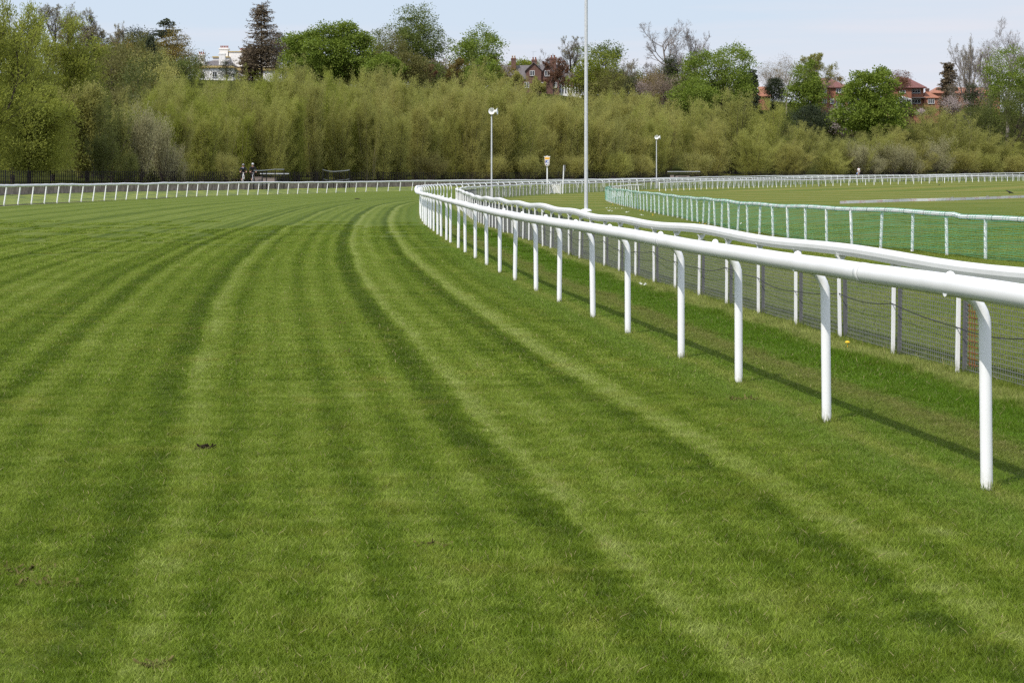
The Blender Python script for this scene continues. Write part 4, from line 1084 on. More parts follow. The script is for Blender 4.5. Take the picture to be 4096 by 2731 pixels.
# ---------------------------------------------------------------- trees
def unit(v): return v/(np.linalg.norm(v, axis=-1, keepdims=True)+1e-9)
def leaves(C, D, Ls, Ws, rng):
    """rhombic leaves: base at C, pointing along D"""
    n = len(C); D = unit(D); S = unit(np.cross(D, rng.normal(size=(n,3))))
    Ls = np.broadcast_to(Ls, (n,))[:,None]; Ws = np.broadcast_to(Ws, (n,))[:,None]
    return np.stack([C, C+D*Ls*.5+S*Ws*.5, C+D*Ls, C+D*Ls*.5-S*Ws*.5], 1)
def grow(rng, levels, base=(0,0,0), d0=(0,0,1), L0=8.0, r0=.25):
    """branch skeleton, one array of polylines per level"""
    Pn = np.array([base], float); D = unit(np.array([d0], float)); Ln = np.array([L0]); Rn = np.array([r0]); out = []
    for lv in levels:
        k = lv.get('k', 5); n = len(Pn); pts = [Pn]; d = D.copy(); p = Pn
        for i in range(k):
            d = unit(d+rng.normal(size=(n,3))*lv.get('wob', .12)+np.array((0,0,lv.get('up', .05))))
            p = p+d*(Ln/k)[:,None]; pts.append(p)
        pts = np.stack(pts, 1)
        rad = Rn[:,None]*np.linspace(1, lv.get('tip', .35), k+1)[None]
        out.append((pts, rad))
        m = lv.get('n', 0)
        if not m: break
        t = np.sort(rng.uniform(lv.get('t0', .3), 1, (n, m)), 1)
        f = t*k; i0 = np.minimum(f.astype(int), k-1); fr = f-i0; ar = np.arange(n)[:,None]
        cp = pts[ar,i0]*(1-fr)[...,None]+pts[ar,i0+1]*fr[...,None]
        pd = unit(pts[ar,i0+1]-pts[ar,i0])
        side = unit(np.cross(pd, rng.normal(size=pd.shape)))
        a = np.radians(rng.normal(lv.get('ang', 45), lv.get('dang', 10), (n, m)))[...,None]
        cd = pd*np.cos(a)+side*np.sin(a)
        ll = Ln[:,None]*lv.get('len', .5)*(1.15-.55*t*lv.get('taper', 1.0))*rng.uniform(.75, 1.2, (n, m))
        rr = np.maximum(rad[ar,i0]*lv.get('rad', .5), lv.get('rmin', .012))
        Pn, D, Ln, Rn = cp.reshape(-1,3), unit(cd.reshape(-1,3)), ll.ravel(), rr.ravel()
    return out
def limbs_mesh(name, groups):
    """tubes for every polyline; finer levels get fewer sides"""
    Vs, Fs, o = [], [], 0
    for pts, rad, n in groups:
        q, k = pts.shape[:2]
        t = unit(np.gradient(pts, axis=1)); ref = np.where(np.abs(t[...,2:3]) < .9, np.array((0,0,1.)), np.array((1.,0,0)))
        x = unit(np.cross(t, ref)); y = np.cross(x, t)
        a = np.linspace(0, 2*np.pi, n, endpoint=False)
        v = pts[:,:,None]+rad[:,:,None,None]*(x[:,:,None]*np.cos(a)[None,None,:,None]+y[:,:,None]*np.sin(a)[None,None,:,None])
        Vs.append(v.reshape(-1,3))
        I = np.arange(q*k*n).reshape(q, k, n)
        f = np.stack([I[:,:-1], np.roll(I,-1,2)[:,:-1], np.roll(I,-1,2)[:,1:], I[:,1:]], -1).reshape(-1,4)+o
        Fs.append(f); o += q*k*n
    V = np.concatenate(Vs); Fa = np.concatenate(Fs); me = bpy.data.meshes.new(name)
    me.vertices.add(len(V)); me.vertices.foreach_set('co', V.astype(np.float32).ravel())
    me.loops.add(Fa.size); me.loops.foreach_set('vertex_index', Fa.astype(np.int32).ravel())
    me.polygons.add(len(Fa)); me.polygons.foreach_set('loop_start', np.arange(0, Fa.size, 4, dtype=np.int32))
    me.update(calc_edges=True); me.shade_smooth(); return me
def along(pts, m, rng, t0=0.0):
    """m random points on each polyline, with the local direction"""
    q, k = pts.shape[0], pts.shape[1]-1
    t = rng.uniform(t0, 1, (q, m))*k; i = np.minimum(t.astype(int), k-1); f = (t-i)[...,None]; ar = np.arange(q)[:,None]
    return (pts[ar,i]*(1-f)+pts[ar,i+1]*f).reshape(-1,3), unit(pts[ar,i+1]-pts[ar,i]).reshape(-1,3)

def willow_meshes(seed, Hh=15.0, W=3.4, stems=13, nleaf=17000, ls=.30, ws=.075, dome=.5, low=.02):
    """many-stemmed osier: thin upright rods feathered with small leaves"""
    rng = np.random.default_rng(seed)
    ang = rng.uniform(0, 2*np.pi, stems); rad = np.sqrt(rng.uniform(0, 1, stems))
    tip = np.c_[np.cos(ang)*rad*W, np.sin(ang)*rad*W, Hh*(1-dome*.5*rad**2)*rng.uniform(.86, 1.0, stems)]
    basep = np.c_[np.cos(ang)*rad*W*.30, np.sin(ang)*rad*W*.30, np.zeros(stems)]
    t = np.linspace(0, 1, 8)[None,:,None]
    st = basep[:,None]+(tip-basep)[:,None]*np.concatenate([t**1.25, t**1.25, t], 2)+np.cumsum(rng.normal(0, .06, (stems,8,3)), 1)*np.array((1,1,.2))
    sr = (.045+.06*rng.uniform(size=(stems,1)))*np.linspace(1, .2, 8)[None]
    # side rods rising from the stems
    nb = 16
    sp, sd = along(st, nb, rng, low)
    hrel = sp[:,2:3]/Hh
    o = rng.normal(size=sp.shape)*np.array((1,1,.15)); o = unit(o)
    bd = unit(o*(.55+.35*(1-hrel))+np.array((0,0,1.0))*(.5+.5*hrel))
    bl = rng.uniform(1.3, 3.3, len(sp))*(1.15-.55*hrel[:,0])
    tt = np.linspace(0, 1, 4)
    br = sp[:,None]+bd[:,None]*(bl[:,None]*tt[None])[...,None]+np.array((0,0,1.))*(.25*bl[:,None]*tt[None]**2)[...,None]
    rr = np.full((len(sp),1), .011)*np.linspace(1, .4, 4)[None]
    trunk = limbs_mesh('stems', [(st, sr, 5), (br, rr, 3)])
    C1, D1 = along(br, max(1, int(nleaf*.8/len(br))), rng, .1); C2, D2 = along(st, max(1, int(nleaf*.2/stems)), rng, low+.12)
    C = np.r_[C1, C2]; D = np.r_[D1, D2]
    C = C+rng.normal(size=C.shape)*np.array((.26,.26,.2)); D = D+rng.normal(size=D.shape)*.45+np.array((0,0,.25))
    V = leaves(C, D, ls*rng.uniform(.6, 1.3, len(C)), ws*rng.uniform(.7, 1.3, len(C)), rng)
    return trunk, quads_mesh('leaves', V, rng.uniform(size=len(C)))
def broad_meshes(seed, rx, zb, zt, ncl=150, per=95, ls=.42, ws=.26, fill=.8, sig=.72, flat=.55, egg=.0, lobes=.25, droop=-.2, levels=2):
    """trunk, limbs and a crown of many leaf clumps with gaps between them"""
    rng = np.random.default_rng(seed); zc = (zb+zt)/2; rz = (zt-zb)/2
    tr = grow(rng, [dict(k=6, n=9, t0=.3, ang=50, len=.62, rad=.5, wob=.06), dict(k=5, n=6, t0=.35, ang=42, len=.5, rad=.5, wob=.14, up=.10), dict(k=4, n=0, wob=.2, tip=.25)],
              L0=zt*.72, r0=max(.22, rx*.055))
    g = [(tr[0][0], tr[0][1], 8), (tr[1][0], tr[1][1], 5), (tr[2][0], tr[2][1], 3)]
    u = unit(rng.normal(size=(ncl,3))*np.array((1,1,.95)))
    lob = 1+lobes*(np.sin(u[:,0]*4.1+seed)+np.sin(u[:,1]*3.7+seed*2)+np.sin(u[:,2]*4.7+seed*3))/1.6
    rad = np.where(rng.uniform(size=ncl) < fill, rng.uniform(.78, 1.0, ncl), rng.uniform(.25, .75, ncl))*lob
    cc = u*rad[:,None]*np.array((rx, rx, rz))
    w_ = 1-egg*np.clip(cc[:,2:3]/rz, -1, 1); cc[:,:2] *= w_
    cc[:,2] += zc
    s = sig*rng.uniform(.45, 1.45, ncl)
    k = np.repeat(np.arange(ncl), per); n = len(k)
    ofs = rng.normal(size=(n,3))*s[k][:,None]*np.array((1,1,flat))
    ofs[:,2] -= .10*(ofs[:,0]**2+ofs[:,1]**2)
    C = cc[k]+ofs
    D = unit(ofs)*.8+u[k]*.4+rng.normal(size=(n,3))*.5+np.array((0,0,droop))
    V = leaves(C, D, ls*.9*rng.uniform(.5, 1.35, n), ws*.9*rng.uniform(.6, 1.4, n), rng)
    return limbs_mesh('trunk', g), quads_mesh('leaves', V, rng.uniform(size=n))
def bare_meshes(seed, Ht, spread=50, dense=1.0, r0=None, buds=0, fork=.22, rmin=.014, upb=.10, half=None):
    rng = np.random.default_rng(seed)
    tr = grow(rng, [dict(k=6, n=int(15*dense), t0=fork, ang=spread, dang=16, len=.66, rad=.5, wob=.04, up=.03, tip=.25),
                    dict(k=6, n=int(8*dense), t0=.25, ang=38, dang=12, len=.50, rad=.5, wob=.12, up=upb, rmin=.026),
                    dict(k=5, n=int(7*dense), t0=.2, ang=40, dang=14, len=.52, rad=.55, wob=.16, up=upb, rmin=.019),
                    dict(k=4, n=int(5*dense), t0=.15, ang=38, dang=14, len=.6, rad=.7, wob=.18, up=upb*.8, rmin=rmin),
                    dict(k=3, n=0, wob=.2, up=.05, tip=.5)], L0=Ht*.70, r0=r0 or Ht*.022)
    zmax = np.percentile(tr[-1][0][:,-1,2], 98.5); sc = Ht/zmax; xs = sc if half is None else half/np.percentile(np.hypot(tr[-1][0][:,-1,0], tr[-1][0][:,-1,1]), 96)
    S_ = np.array((xs, xs, sc)); g = [(p*S_, r, s) for (p, r), s in zip(tr, (8, 5, 4, 3, 3))]
    me = limbs_mesh('trunk', g); bm = None
    if buds:
        C, D = along(g[-1][0], buds, rng); C = C+rng.normal(size=C.shape)*.10
        bm = quads_mesh('buds', leaves(C, D+rng.normal(size=D.shape)*.6, .22, .10, rng), rng.uniform(size=len(C)))
    return me, bm
def conifer_meshes(seed, Ht, Rb, zb=.08, tiers=26, per=9, leaf=(.5,.22), droop=.25, dens=26, gappy=.0, top=.12, tierflat=False, power=1.0):
    rng = np.random.default_rng(seed)
    z = np.sort(rng.uniform(zb, .97, tiers))*Ht
    if tierflat: z = np.linspace(zb, .97, tiers)*Ht+rng.normal(0, .15, tiers)
    P0, D0, L0 = [], [], []
    for zz in z:
        f = (1-zz/Ht)**power; ln = Rb*(top+(1-top)*f)
        m = per
        a = rng.uniform(0, 2*np.pi)+np.arange(m)*2*np.pi/m+rng.normal(0, .25, m)
        P0.append(np.c_[np.zeros(m), np.zeros(m), np.full(m, zz)+rng.normal(0, .12 if tierflat else .45, m)])
        D0.append(np.c_[np.cos(a), np.sin(a), np.full(m, .12)+rng.normal(0, .08, m)]); L0.append(ln*rng.uniform(1-gappy*.8-.15, 1.1, m))
    P0 = np.concatenate(P0); D0 = unit(np.concatenate(D0)); L0 = np.concatenate(L0)
    t = np.linspace(0, 1, 5)[None,:,None]
    br = P0[:,None]+D0[:,None]*L0[:,None,None]*t-np.array((0,0,1.))*(droop*L0[:,None,None]*t**1.6)
    rad = np.maximum(.018, L0*.014)[:,None]*np.linspace(1, .35, 5)[None]
    tp = np.zeros((1,8,3)); tp[0,:,2] = np.linspace(0, Ht, 8); tp[0,1:-1,:2] += rng.normal(0, .05, (6,2))
    trunk = limbs_mesh('trunk', [(tp, (Ht*.017+.05)*np.linspace(1, .12, 8)[None], 8), (br, rad, 3)])
    C, D = along(br, dens, rng, .15); n = len(C)
    sd = unit(np.cross(D, np.array((0,0,1.))))*rng.choice([-1, 1], n)[:,None]
    wd = np.repeat(L0, dens)*.16
    C = C+sd*(rng.uniform(0, 1, n)*wd)[:,None]+rng.normal(size=(n,3))*np.array((.08,.08,.10))
    D = D*.6+sd*.7+rng.normal(size=(n,3))*.35+np.array((0,0,-.25))
    V = leaves(C, D, leaf[0]*rng.uniform(.6, 1.3, n), leaf[1]*rng.uniform(.7, 1.3, n), rng)
    return trunk, quads_mesh('needles', V, rng.uniform(size=n))
def shrub_meshes(seed, rx, Ht, n=9000, ls=.26, ws=.10, upward=.6):
    rng = np.random.default_rng(seed)
    st = grow(rng, [dict(k=2, n=14, t0=.05, ang=34, dang=16, len=6.5, rad=.6, wob=.05, taper=.2), dict(k=5, n=7, t0=.25, ang=32, len=.5, rad=.5, wob=.12, up=.12), dict(k=4, n=0, wob=.2, up=.1)], L0=Ht*.13, r0=.14)
    zm = st[2][0][...,2].max(); xm = np.abs(st[2][0][...,:2]).max(); S = np.array((rx/xm, rx/xm, Ht/zm))
    g = [(p*S, r, s) for (p, r), s in zip(st, (6, 4, 3))]
    C, D = along(g[2][0], max(1, n//len(g[2][0])), rng); C2, D2 = along(g[1][0], max(1, n//3//len(g[1][0])), rng, .3)
    C = np.r_[C, C2]; D = np.r_[D, D2]; C = C+rng.normal(size=C.shape)*rx*.10
    C[:,2] = np.abs(C[:,2])
    return limbs_mesh('stems', g), quads_mesh('leaves', leaves(C, D*upward+rng.normal(size=C.shape)*.5, ls*rng.uniform(.6, 1.3, len(C)), ws*rng.uniform(.7,1.3,len(C)), rng), rng.uniform(size=len(C)))

def plant(name, loc, meshes, mats, label, cat, parts=('trunk','crown'), group=None, scale=(1,1,1), rz=0.0):
    root = empty(name, loc, label, cat, group, rz); root.scale = scale
    for me, mt, pn in zip(meshes, mats, parts):
        if me is None: continue
        if not me.materials: me.materials.append(mt)
        o = bpy.data.objects.new(pn, me); COL.objects.link(o); o.parent = root
        if me.materials[0] != mt:
            o.material_slots[0].link = 'OBJECT'; o.material_slots[0].material = mt
    return root
def at(x, Y, ytop, ybase=None):
    """foot of a tree seen at column x, at distance Y, and its height so that its top reaches ytop"""
    X = (x-CX)*Y/F; z = H(X, Y) if ybase is None else EYE-(ybase-HY)*Y/F
    return Vector((X, Y, z-.1)), EYE-(ytop-HY)*Y/F-z+.1
GW = 'willows massed along the path'
WV = [willow_meshes(11+i, 15, 3.3+.2*(i % 3), 15, 36000, .24, .068, .45) for i in range(5)]
WW = [willow_meshes(31+i, 15, 5.2, 20, 46000, .25, .066, .9) for i in range(3)]
def willow(x, off, ytop, wpx, mat, label, wide=False, name='willow'):
    c = OUTER+normals(OUTER)*off; px = CX+F*c[:,0]/np.maximum(c[:,1], 1); ok = c[:,1] > 70
    i = np.where(ok)[0][np.argmin(np.abs(px[ok]-x))]; X, Y = c[i]
    z = H(X, Y); hgt = EYE-(ytop-HY)*Y/F-z
    v = random.choice(WW if wide else WV); base_w = 5.6 if wide else 3.9
    ws = wpx*Y/F/base_w
    return plant(name, (X, Y, z-.1), v, (M['palebark'] if random.random() < .5 else M['bark'], M[mat]), label, 'tree', ('stems','crown'), GW, (ws, ws, hgt/(14.9 if wide else 13.9)), random.uniform(0, 6.28))
zones = [
 # x range, offset range, top heights along it, spacing in pixels, half width, colours, label
 (500, 800, (17, 24), [(500,500),(560,430),(620,350),(700,340),(800,345)], 62, 95, ['willow_green','willow'], 'yellow-green willow in the thicket at the left, short of the cyclists'),
 (800, 1100, (17, 26), [(800,345),(900,345),(980,318),(1100,296)], 62, 90, ['willow','willow_green','willow'], 'olive willow in the thicket directly behind the two cyclists'),
 (1100, 1500, (17, 26), [(1100,290),(1290,285),(1340,320),(1500,295)], 66, 90, ['willow_green','willow','willow'], 'slender pale-stemmed willow in the thicket above the dipped handrail'),
 (1500, 1900, (17, 28), [(1500,300),(1640,325),(1720,360),(1790,345),(1900,305)], 66, 90, ['willow','willow_brown','willow'], 'olive willow in the thicket left of the near loudspeaker pole'),
 (1900, 2320, (17, 30), [(1900,300),(2000,295),(2080,350),(2180,385),(2320,370)], 70, 95, ['willow_brown','willow','willow_brown'], 'brownish willow in the thicket between the near loudspeaker and the tall pole'),
 (2360, 2700, (17, 30), [(2360,372),(2500,385),(2600,400),(2700,395)], 72, 95, ['willow_brown','willow'], 'olive-brown willow in the thicket right of the tall pole'),
]
for x0, x1, (o0, o1), tops, sp, wpx, mats, label in zones:
    for row, (off, up, shrink) in enumerate(((o1+9, 0, 1.0), (o0+6, 26, 1.0), (o0+1.5, 95, .85))):
        xs_ = np.arange(x0+sp*(.5 if row % 2 else .2), x1, sp*(1.15 if row else 1.0))
        for k, x in enumerate(xs_):
            yt = np.interp(x, *zip(*tops))+up*random.uniform(.5, 1.5)+random.uniform(-8, 12)
            willow(x+random.uniform(-14, 14), off+random.uniform(-1.5, 1.5), yt, wpx*shrink*random.uniform(.85, 1.15), mats[(k+row) % len(mats)], label)
for x, off, yt, wpx, mat, label in [
 (2790, 24, 395, 120, 'willow', 'dome of olive willow below the large green tree right of the far loudspeaker'),
 (2930, 26, 362, 150, 'willow', 'large rounded golden-olive willow below the dormer house'),
 (3080, 22, 400, 130, 'willow', 'rounded golden-olive willow below the dark yew column'),
 (2860, 17, 470, 110, 'willow_brown', 'lower olive-brown willow in front of the large rounded dome'),
 (3020, 17, 500, 120, 'willow', 'lower golden willow in front of the rounded domes'),
 (3190, 20, 485, 110, 'willow', 'golden-olive willow below the dark holly'),
 (3310, 20, 510, 95, 'willow', 'upright golden willow left of the big horse chestnut foot'),
 (3420, 17, 560, 90, 'willow', 'low golden-olive willow under the big horse chestnut'),
 (3160, 17, 560, 100, 'willow_brown', 'low olive-brown willow between the golden domes'),
 (3330, 15.5, 600, 90, 'willow', 'lowest golden willow behind the low rail'),
 (3735, 26, 428, 140, 'willow', 'tall golden willow below the red house with the conservatory'),
 (3850, 24, 450, 140, 'willow', 'golden willow right of the red house, under the blossom'),
 (3960, 22, 530, 130, 'willow', 'golden-olive willow below the ivy-clad bare trees'),
 (4070, 20, 570, 120, 'willow', 'low golden willow at the right edge of the picture'),
 (3490, 20, 498, 110, 'willow', 'golden-olive willow hiding the trunk of the big horse chestnut'), (3580, 20, 505, 110, 'willow_brown', 'olive-brown willow under the right side of the big horse chestnut'),
 (3650, 18, 560, 110, 'willow_brown', 'olive-brown willow right of the horse chestnut foot'),
 (4110, 26, 520, 120, 'willow_brown', 'olive-brown willow cut off by the right edge'),
]: willow(x, off, yt, wpx, mat, label, True)
for x, off, yt, wpx, mat, label in [
 (400, 40, 330, 100, 'willow_dark', 'dark brownish tree mass behind the lower left willow'), (470, 44, 350, 100, 'willow_brown', 'brown budding tree between the big left willow and the silvery bush'),
 (540, 36, 330, 90, 'willow_dark', 'dark green tree above the silvery grey bush'), (600, 40, 330, 90, 'olive', 'olive tree left of the pyramid roof, behind the thicket end'),
 (330, 34, 330, 90, 'willow_brown', 'brownish tree tucked behind the second left willow'), (440, 26, 400, 85, 'willow_dark', 'low dark tree filling the gap beside the big left willow'),
 (520, 28, 420, 80, 'willow_brown', 'low brownish tree behind the silvery grey bush')]: willow(x, off, yt, wpx, mat, label, True, 'scrub_tree')
# greyish bushes at the right foot of the slope
SH = [shrub_meshes(51+i, 4, 6, 11000, .22, .07) for i in range(4)]
def shrub(x, off, ytop, wpx, mat, label, name='shrub', grp=None):
    c = OUTER+normals(OUTER)*off; px = CX+F*c[:,0]/np.maximum(c[:,1], 1); ok = c[:,1] > 70
    i = np.where(ok)[0][np.argmin(np.abs(px[ok]-x))]; X, Y = c[i]; z = H(X, Y); hgt = EYE-(ytop-HY)*Y/F-z; ws = wpx*Y/F/4.2
    return plant(name, (X, Y, z-.1), random.choice(SH), (M['bark'], M[mat]), label, 'shrub', ('stems','crown'), grp, (ws, ws, hgt/6.2), random.uniform(0, 6.28))
for x, off, yt, w, mat, label in [
 (3440, 15.8, 555, 80, 'willow_grey', 'grey-green bush below the horse chestnut'), (3560, 15.8, 565, 80, 'willow_grey', 'grey-green bush right of the walker'),
 (3500, 15.0, 620, 70, 'willow_grey', 'low grey-green bush just right of the walker'), (3640, 15.4, 580, 75, 'willow_grey', 'grey bush left of the rounded grey bush'),
 (3745, 15.4, 545, 85, 'willow_grey', 'rounded grey bush in the middle of the right-hand bushes'), (3850, 15.4, 585, 80, 'willow_brown', 'brownish bush right of the rounded grey bush'),
 (3945, 15.2, 600, 80, 'willow', 'yellow-green bush at the far right fence'), (4050, 15.2, 610, 80, 'willow_brown', 'brown bush at the right edge by the fence'),
 (560, 15.2, 385, 95, 'willow_grey', 'tall silvery grey bush at the end of the big left willow'), (640, 15.0, 450, 80, 'willow_grey', 'silvery grey-brown bush leaning towards the thicket'),
 (690, 14.8, 560, 60, 'willow_grey', 'low pale bush behind the iron fence, left of the cyclists'),
 (455, 17, 395, 90, 'willow_dark', 'dark green shrub between the big willow and the silvery bush'), (400, 15.4, 500, 85, 'willow_dark', 'very dark shrub under the right side of the big left willow'),
 (500, 15.0, 590, 60, 'willow_dark', 'low dark shrub behind the fence beside the silvery bush'),
 (1730, 15.2, 600, 80, 'olive', 'low brownish bush behind the fence left of the near loudspeaker'), 
  (2450, 15.2, 590, 85, 'willow', 'leafy bush at the fence right of the tall pole'),
 (2120, 15.2, 600, 85, 'willow', 'leafy bush at the fence left of the number 4 marker'), (2290, 15.2, 610, 85, 'willow_brown', 'leafy bush at the fence right of the number 4 marker'),
 (2560, 15.2, 610, 80, 'willow_brown', 'brown bush at the fence left of the far loudspeaker'), (1950, 15.2, 610, 80, 'willow_brown', 'brown bush at the fence behind the near loudspeaker pole'),
 (2790, 15.2, 600, 85, 'willow', 'leafy bush behind the far pale barrier'), (900, 15.2, 600, 70, 'willow', 'low bush behind the dark-helmeted cyclist'),
 
]: shrub(x, off, yt, w, mat, label)
# big willows at the left edge: crown on real limbs
def big_willow(x, off, ytop, half, seed, label, mat):
    c = OUTER+normals(OUTER)*off; px = CX+F*c[:,0]/np.maximum(c[:,1], 1); i = int(np.argmin(np.abs(px-x)+(c[:,1] < 80)*9999)); X, Y = c[i]; z = H(X, Y)
    hgt = EYE-(ytop-HY)*Y/F-z; w = half*Y/F; rng = np.random.default_rng(seed)
    tr = grow(rng, [dict(k=5, n=8, t0=.15, ang=38, dang=12, len=.95, rad=.6, wob=.05, taper=.5), dict(k=6, n=9, t0=.2, ang=36, len=.5, rad=.5, wob=.12, up=.10),
                    dict(k=5, n=8, t0=.15, ang=36, len=.55, rad=.5, wob=.16, up=.06, rmin=.02), dict(k=4, n=0, wob=.16, up=.06, tip=.4)], L0=hgt*.5, r0=.2)
    zm = max(p[...,2].max() for p, r in tr); xm = np.percentile(np.abs(tr[3][0][...,0]), 97); S = np.array((w/xm, w/xm, hgt/zm))
    g = [(p*S, r, s) for (p, r), s in zip(tr, (8, 6, 4, 3))]
    C, D = along(g[3][0], 34, rng, .05); C2, D2 = along(g[2][0], 26, rng, .2); C = np.r_[C, C2]; D = np.r_[D, D2]; n = len(C)
    k = rng.integers(0, n, int(n*.9))          # low skirts of foliage close the crown down to the fence
    C3 = C[k]*np.array((1.05,1.05,1))*np.c_[np.ones((len(k),2)), rng.choice([.3,.45,.6,.78], len(k))]; C = np.r_[C, C3]; D = np.r_[D, D[k]]; n = len(C)
    C = C+rng.normal(size=C.shape)*.24; D = D+rng.normal(size=D.shape)*.5
    V = leaves(C, D, .26*rng.uniform(.6,1.3,n), .075*rng.uniform(.7,1.3,n), rng)
    plant('willow', (X, Y, z-.1), (limbs_mesh('trunk', g), quads_mesh('leaves', V, rng.uniform(size=n))), (M['bark'], M[mat]), label, 'tree', group=GW)
big_willow(60, 20, -110, 215, 101, 'tallest leafy willow at the left edge, reaching out of the picture', 'willow_green')
big_willow(215, 24, 40, 190, 102, 'broad leafy willow just right of the tallest one at the left', 'willow_green')
big_willow(-110, 18, -60, 200, 103, 'leafy willow cut off by the left edge', 'willow_green')
big_willow(355, 20, 330, 150, 104, 'lower darker willow sloping down from the left-hand willows', 'willow')
big_willow(120, 16, 330, 150, 105, 'low leafy willow in front of the tallest one, behind the fence', 'willow_green')

T = []
def tree(name, x, Y, ytop, meshf, mats, label, parts=('trunk','crown'), cat='tree', yb=None, group='trees on the hill'):
    loc, hgt = at(x, Y, ytop, yb)
    return plant(name, loc, meshf(hgt, Y/F), mats, label, cat, parts, group)
BR = lambda seed, half, ybot, **kw: (lambda h, k: broad_meshes(seed, half*k*1.06, max(1.0, h-(ybot[1]-ybot[0])*k), h*.97, **kw))
# --- left group
tree('bare_tree', 360, 390, 48, lambda h, k: bare_meshes(201, h, 42, 1.0, half=80*k, buds=2, fork=.3), (M['bark'], M['bud']), 'tall brown bare tree in front of the grey villa at the left', ('trunk','buds'))
tree('bare_tree', 285, 395, 85, lambda h, k: bare_meshes(202, h, 40, .95, half=60*k, buds=3, fork=.3), (M['bark'], M['bud']), 'budding bare tree between the left willows and the grey villa', ('trunk','buds'))
tree('bare_tree', 475, 420, 100, lambda h, k: bare_meshes(203, h, 40, .85, half=45*k, buds=2, fork=.3), (M['greybark'], M['bud']), 'smaller bare tree right of the villa chimney', ('trunk','buds'))
tree('bare_tree', 210, 400, 20, lambda h, k: bare_meshes(204, h, 40, .95, buds=3, fork=.3), (M['bark'], M['bud']), 'bare tree poking up behind the left-hand willows', ('trunk','buds'))
tree('dark_pine', 566, 420, 108, BR(205, 45, (108, 250), ncl=70, per=110, ls=.45, ws=.2, sig=.9), (M['bark'], M['darkleaf']), 'dark pine top behind the rounded olive tree at the left')
tree('rounded_tree', 562, 370, 128, BR(206, 70, (128, 390), ncl=170, per=110, ls=.3, ws=.15, sig=.8), (M['bark'], M['olive']), 'dense rounded olive-green tree right of the grey villa')
tree('cypress', 602, 350, 157, lambda h, k: conifer_meshes(207, h, 34*k, .05, 40, 10, (.4,.18), .1, 30, top=.25, power=.7), (M['bark'], M['conifer']), 'narrow dark cypress in front of the golden-brown tree')
tree('golden_tree', 690, 385, 128, BR(208, 72, (128, 330), ncl=120, per=100, ls=.3, ws=.16, sig=.85), (M['bark'], M['gold_leaf']), 'golden-brown tree beneath the tiered cedar')
tree('cedar', 664, 410, 72, lambda h, k: conifer_meshes(209, h, 165*k, .12, 22, 6, (.5,.22), .02, 46, gappy=.55, top=.14, power=.9), (M['bark'], M['conifer']), 'tall cedar with separate horizontal tiers against the sky')
tree('copper_tree', 460, 350, 290, BR(210, 50, (290, 430), ncl=70, per=80, ls=.28, ws=.14, sig=.8, fill=.7), (M['bark'], M['gold_leaf']), 'reddish-brown bush-like tree at the foot of the grey villa')
tree('copper_tree', 410, 340, 300, BR(211, 70, (300, 450), ncl=90, per=90, ls=.28, ws=.14, sig=.8, fill=.7), (M['bark'], M['willow_brown']), 'dull brown tree low between the big willow and the cypress')
tree('spruce', 520, 345, 300, BR(212, 50, (300, 430), ncl=90, per=90, ls=.28, ws=.14, sig=.8), (M['bark'], M['willow_dark']), 'dark green low tree left of the pyramid roof')
# --- between the mansion and the chestnut
tree('redwood', 1046, 420, 8, lambda h, k: conifer_meshes(221, h, 128*k, .20, 56, 6, (.5,.19), .03, 26, gappy=.65, top=.22, power=.8), (M['bark'], M['redwood']), 'tall ragged brown conifer in front of the white mansion')
tree('redwood', 1000, 425, 190, lambda h, k: conifer_meshes(222, h, 70*k, .05, 56, 6, (.5,.22), .05, 32, gappy=.55, top=.3, power=.7), (M['bark'], M['redwood']), 'lower brown conifer at the left foot of the tall ragged one')
tree('redwood', 1105, 428, 130, BR(223, 55, (130, 285), ncl=80, per=90, ls=.4, ws=.16, sig=.9, fill=.7), (M['bark'], M['redwood']), 'dull brown conifer right of the tall ragged one')
tree('dark_pine', 1140, 440, 126, BR(224, 46, (126, 270), ncl=42, per=150, ls=.4, ws=.18, sig=.75, fill=.8), (M['bark'], M['darkleaf']), 'dark open-crowned pine between the brown conifer and the horse chestnut')
tree('dark_shrub', 905, 415, 235, BR(225, 34, (235, 330), ncl=40, per=90, ls=.28, ws=.12, sig=.7), (M['bark'], M['ivy']), 'dark bush in front of the mansion roof edge')
CH = dict(ncl=270, per=110, ls=.52, ws=.34, sig=.80, flat=.45, fill=.82, droop=-.25, lobes=.22)
tree('horse_chestnut', 1365, 400, 80, BR(231, 122, (80, 330), **CH), (M['bark'], M['chestnut']), 'big bright green horse chestnut right of the brown conifers')
tree('horse_chestnut', 1220, 405, 116, BR(232, 72, (116, 300), ncl=120, per=100, ls=.5, ws=.32, sig=.75, flat=.45), (M['bark'], M['chestnut']), 'smaller bright green horse chestnut leaning on the left side of the big one')
tree('broadleaf_tree', 1645, 420, 24, BR(233, 122, (24, 310), ncl=300, per=90, ls=.42, ws=.24, sig=.85, fill=.75, lobes=.22), (M['bark'], M['broad']), 'tall airy dark green tree in the left half, highest in its group')
tree('olive_tree', 1560, 395, 118, BR(234, 66, (118, 300), ncl=120, per=90, ls=.26, ws=.12, sig=.8), (M['bark'], M['olive']), 'grey-olive tree filling the gap right of the big horse chestnut')
tree('horse_chestnut', 1540, 380, 205, BR(235, 66, (205, 330), ncl=100, per=100, ls=.45, ws=.28, sig=.7), (M['bark'], M['chestnut']), 'low bright green tree at the foot of the tall airy one')
tree('broadleaf_tree', 1650, 385, 215, BR(236, 60, (215, 330), ncl=90, per=90, ls=.36, ws=.2, sig=.75), (M['bark'], M['olive']), 'low dull green tree under the right side of the tall airy one')
tree('bare_tree', 1755, 410, 238, lambda h, k: bare_meshes(237, h, 50, .8, buds=2), (M['greybark'], M['dullpink']), 'small twiggy bare tree in the dip between two green trees', ('trunk','buds'))
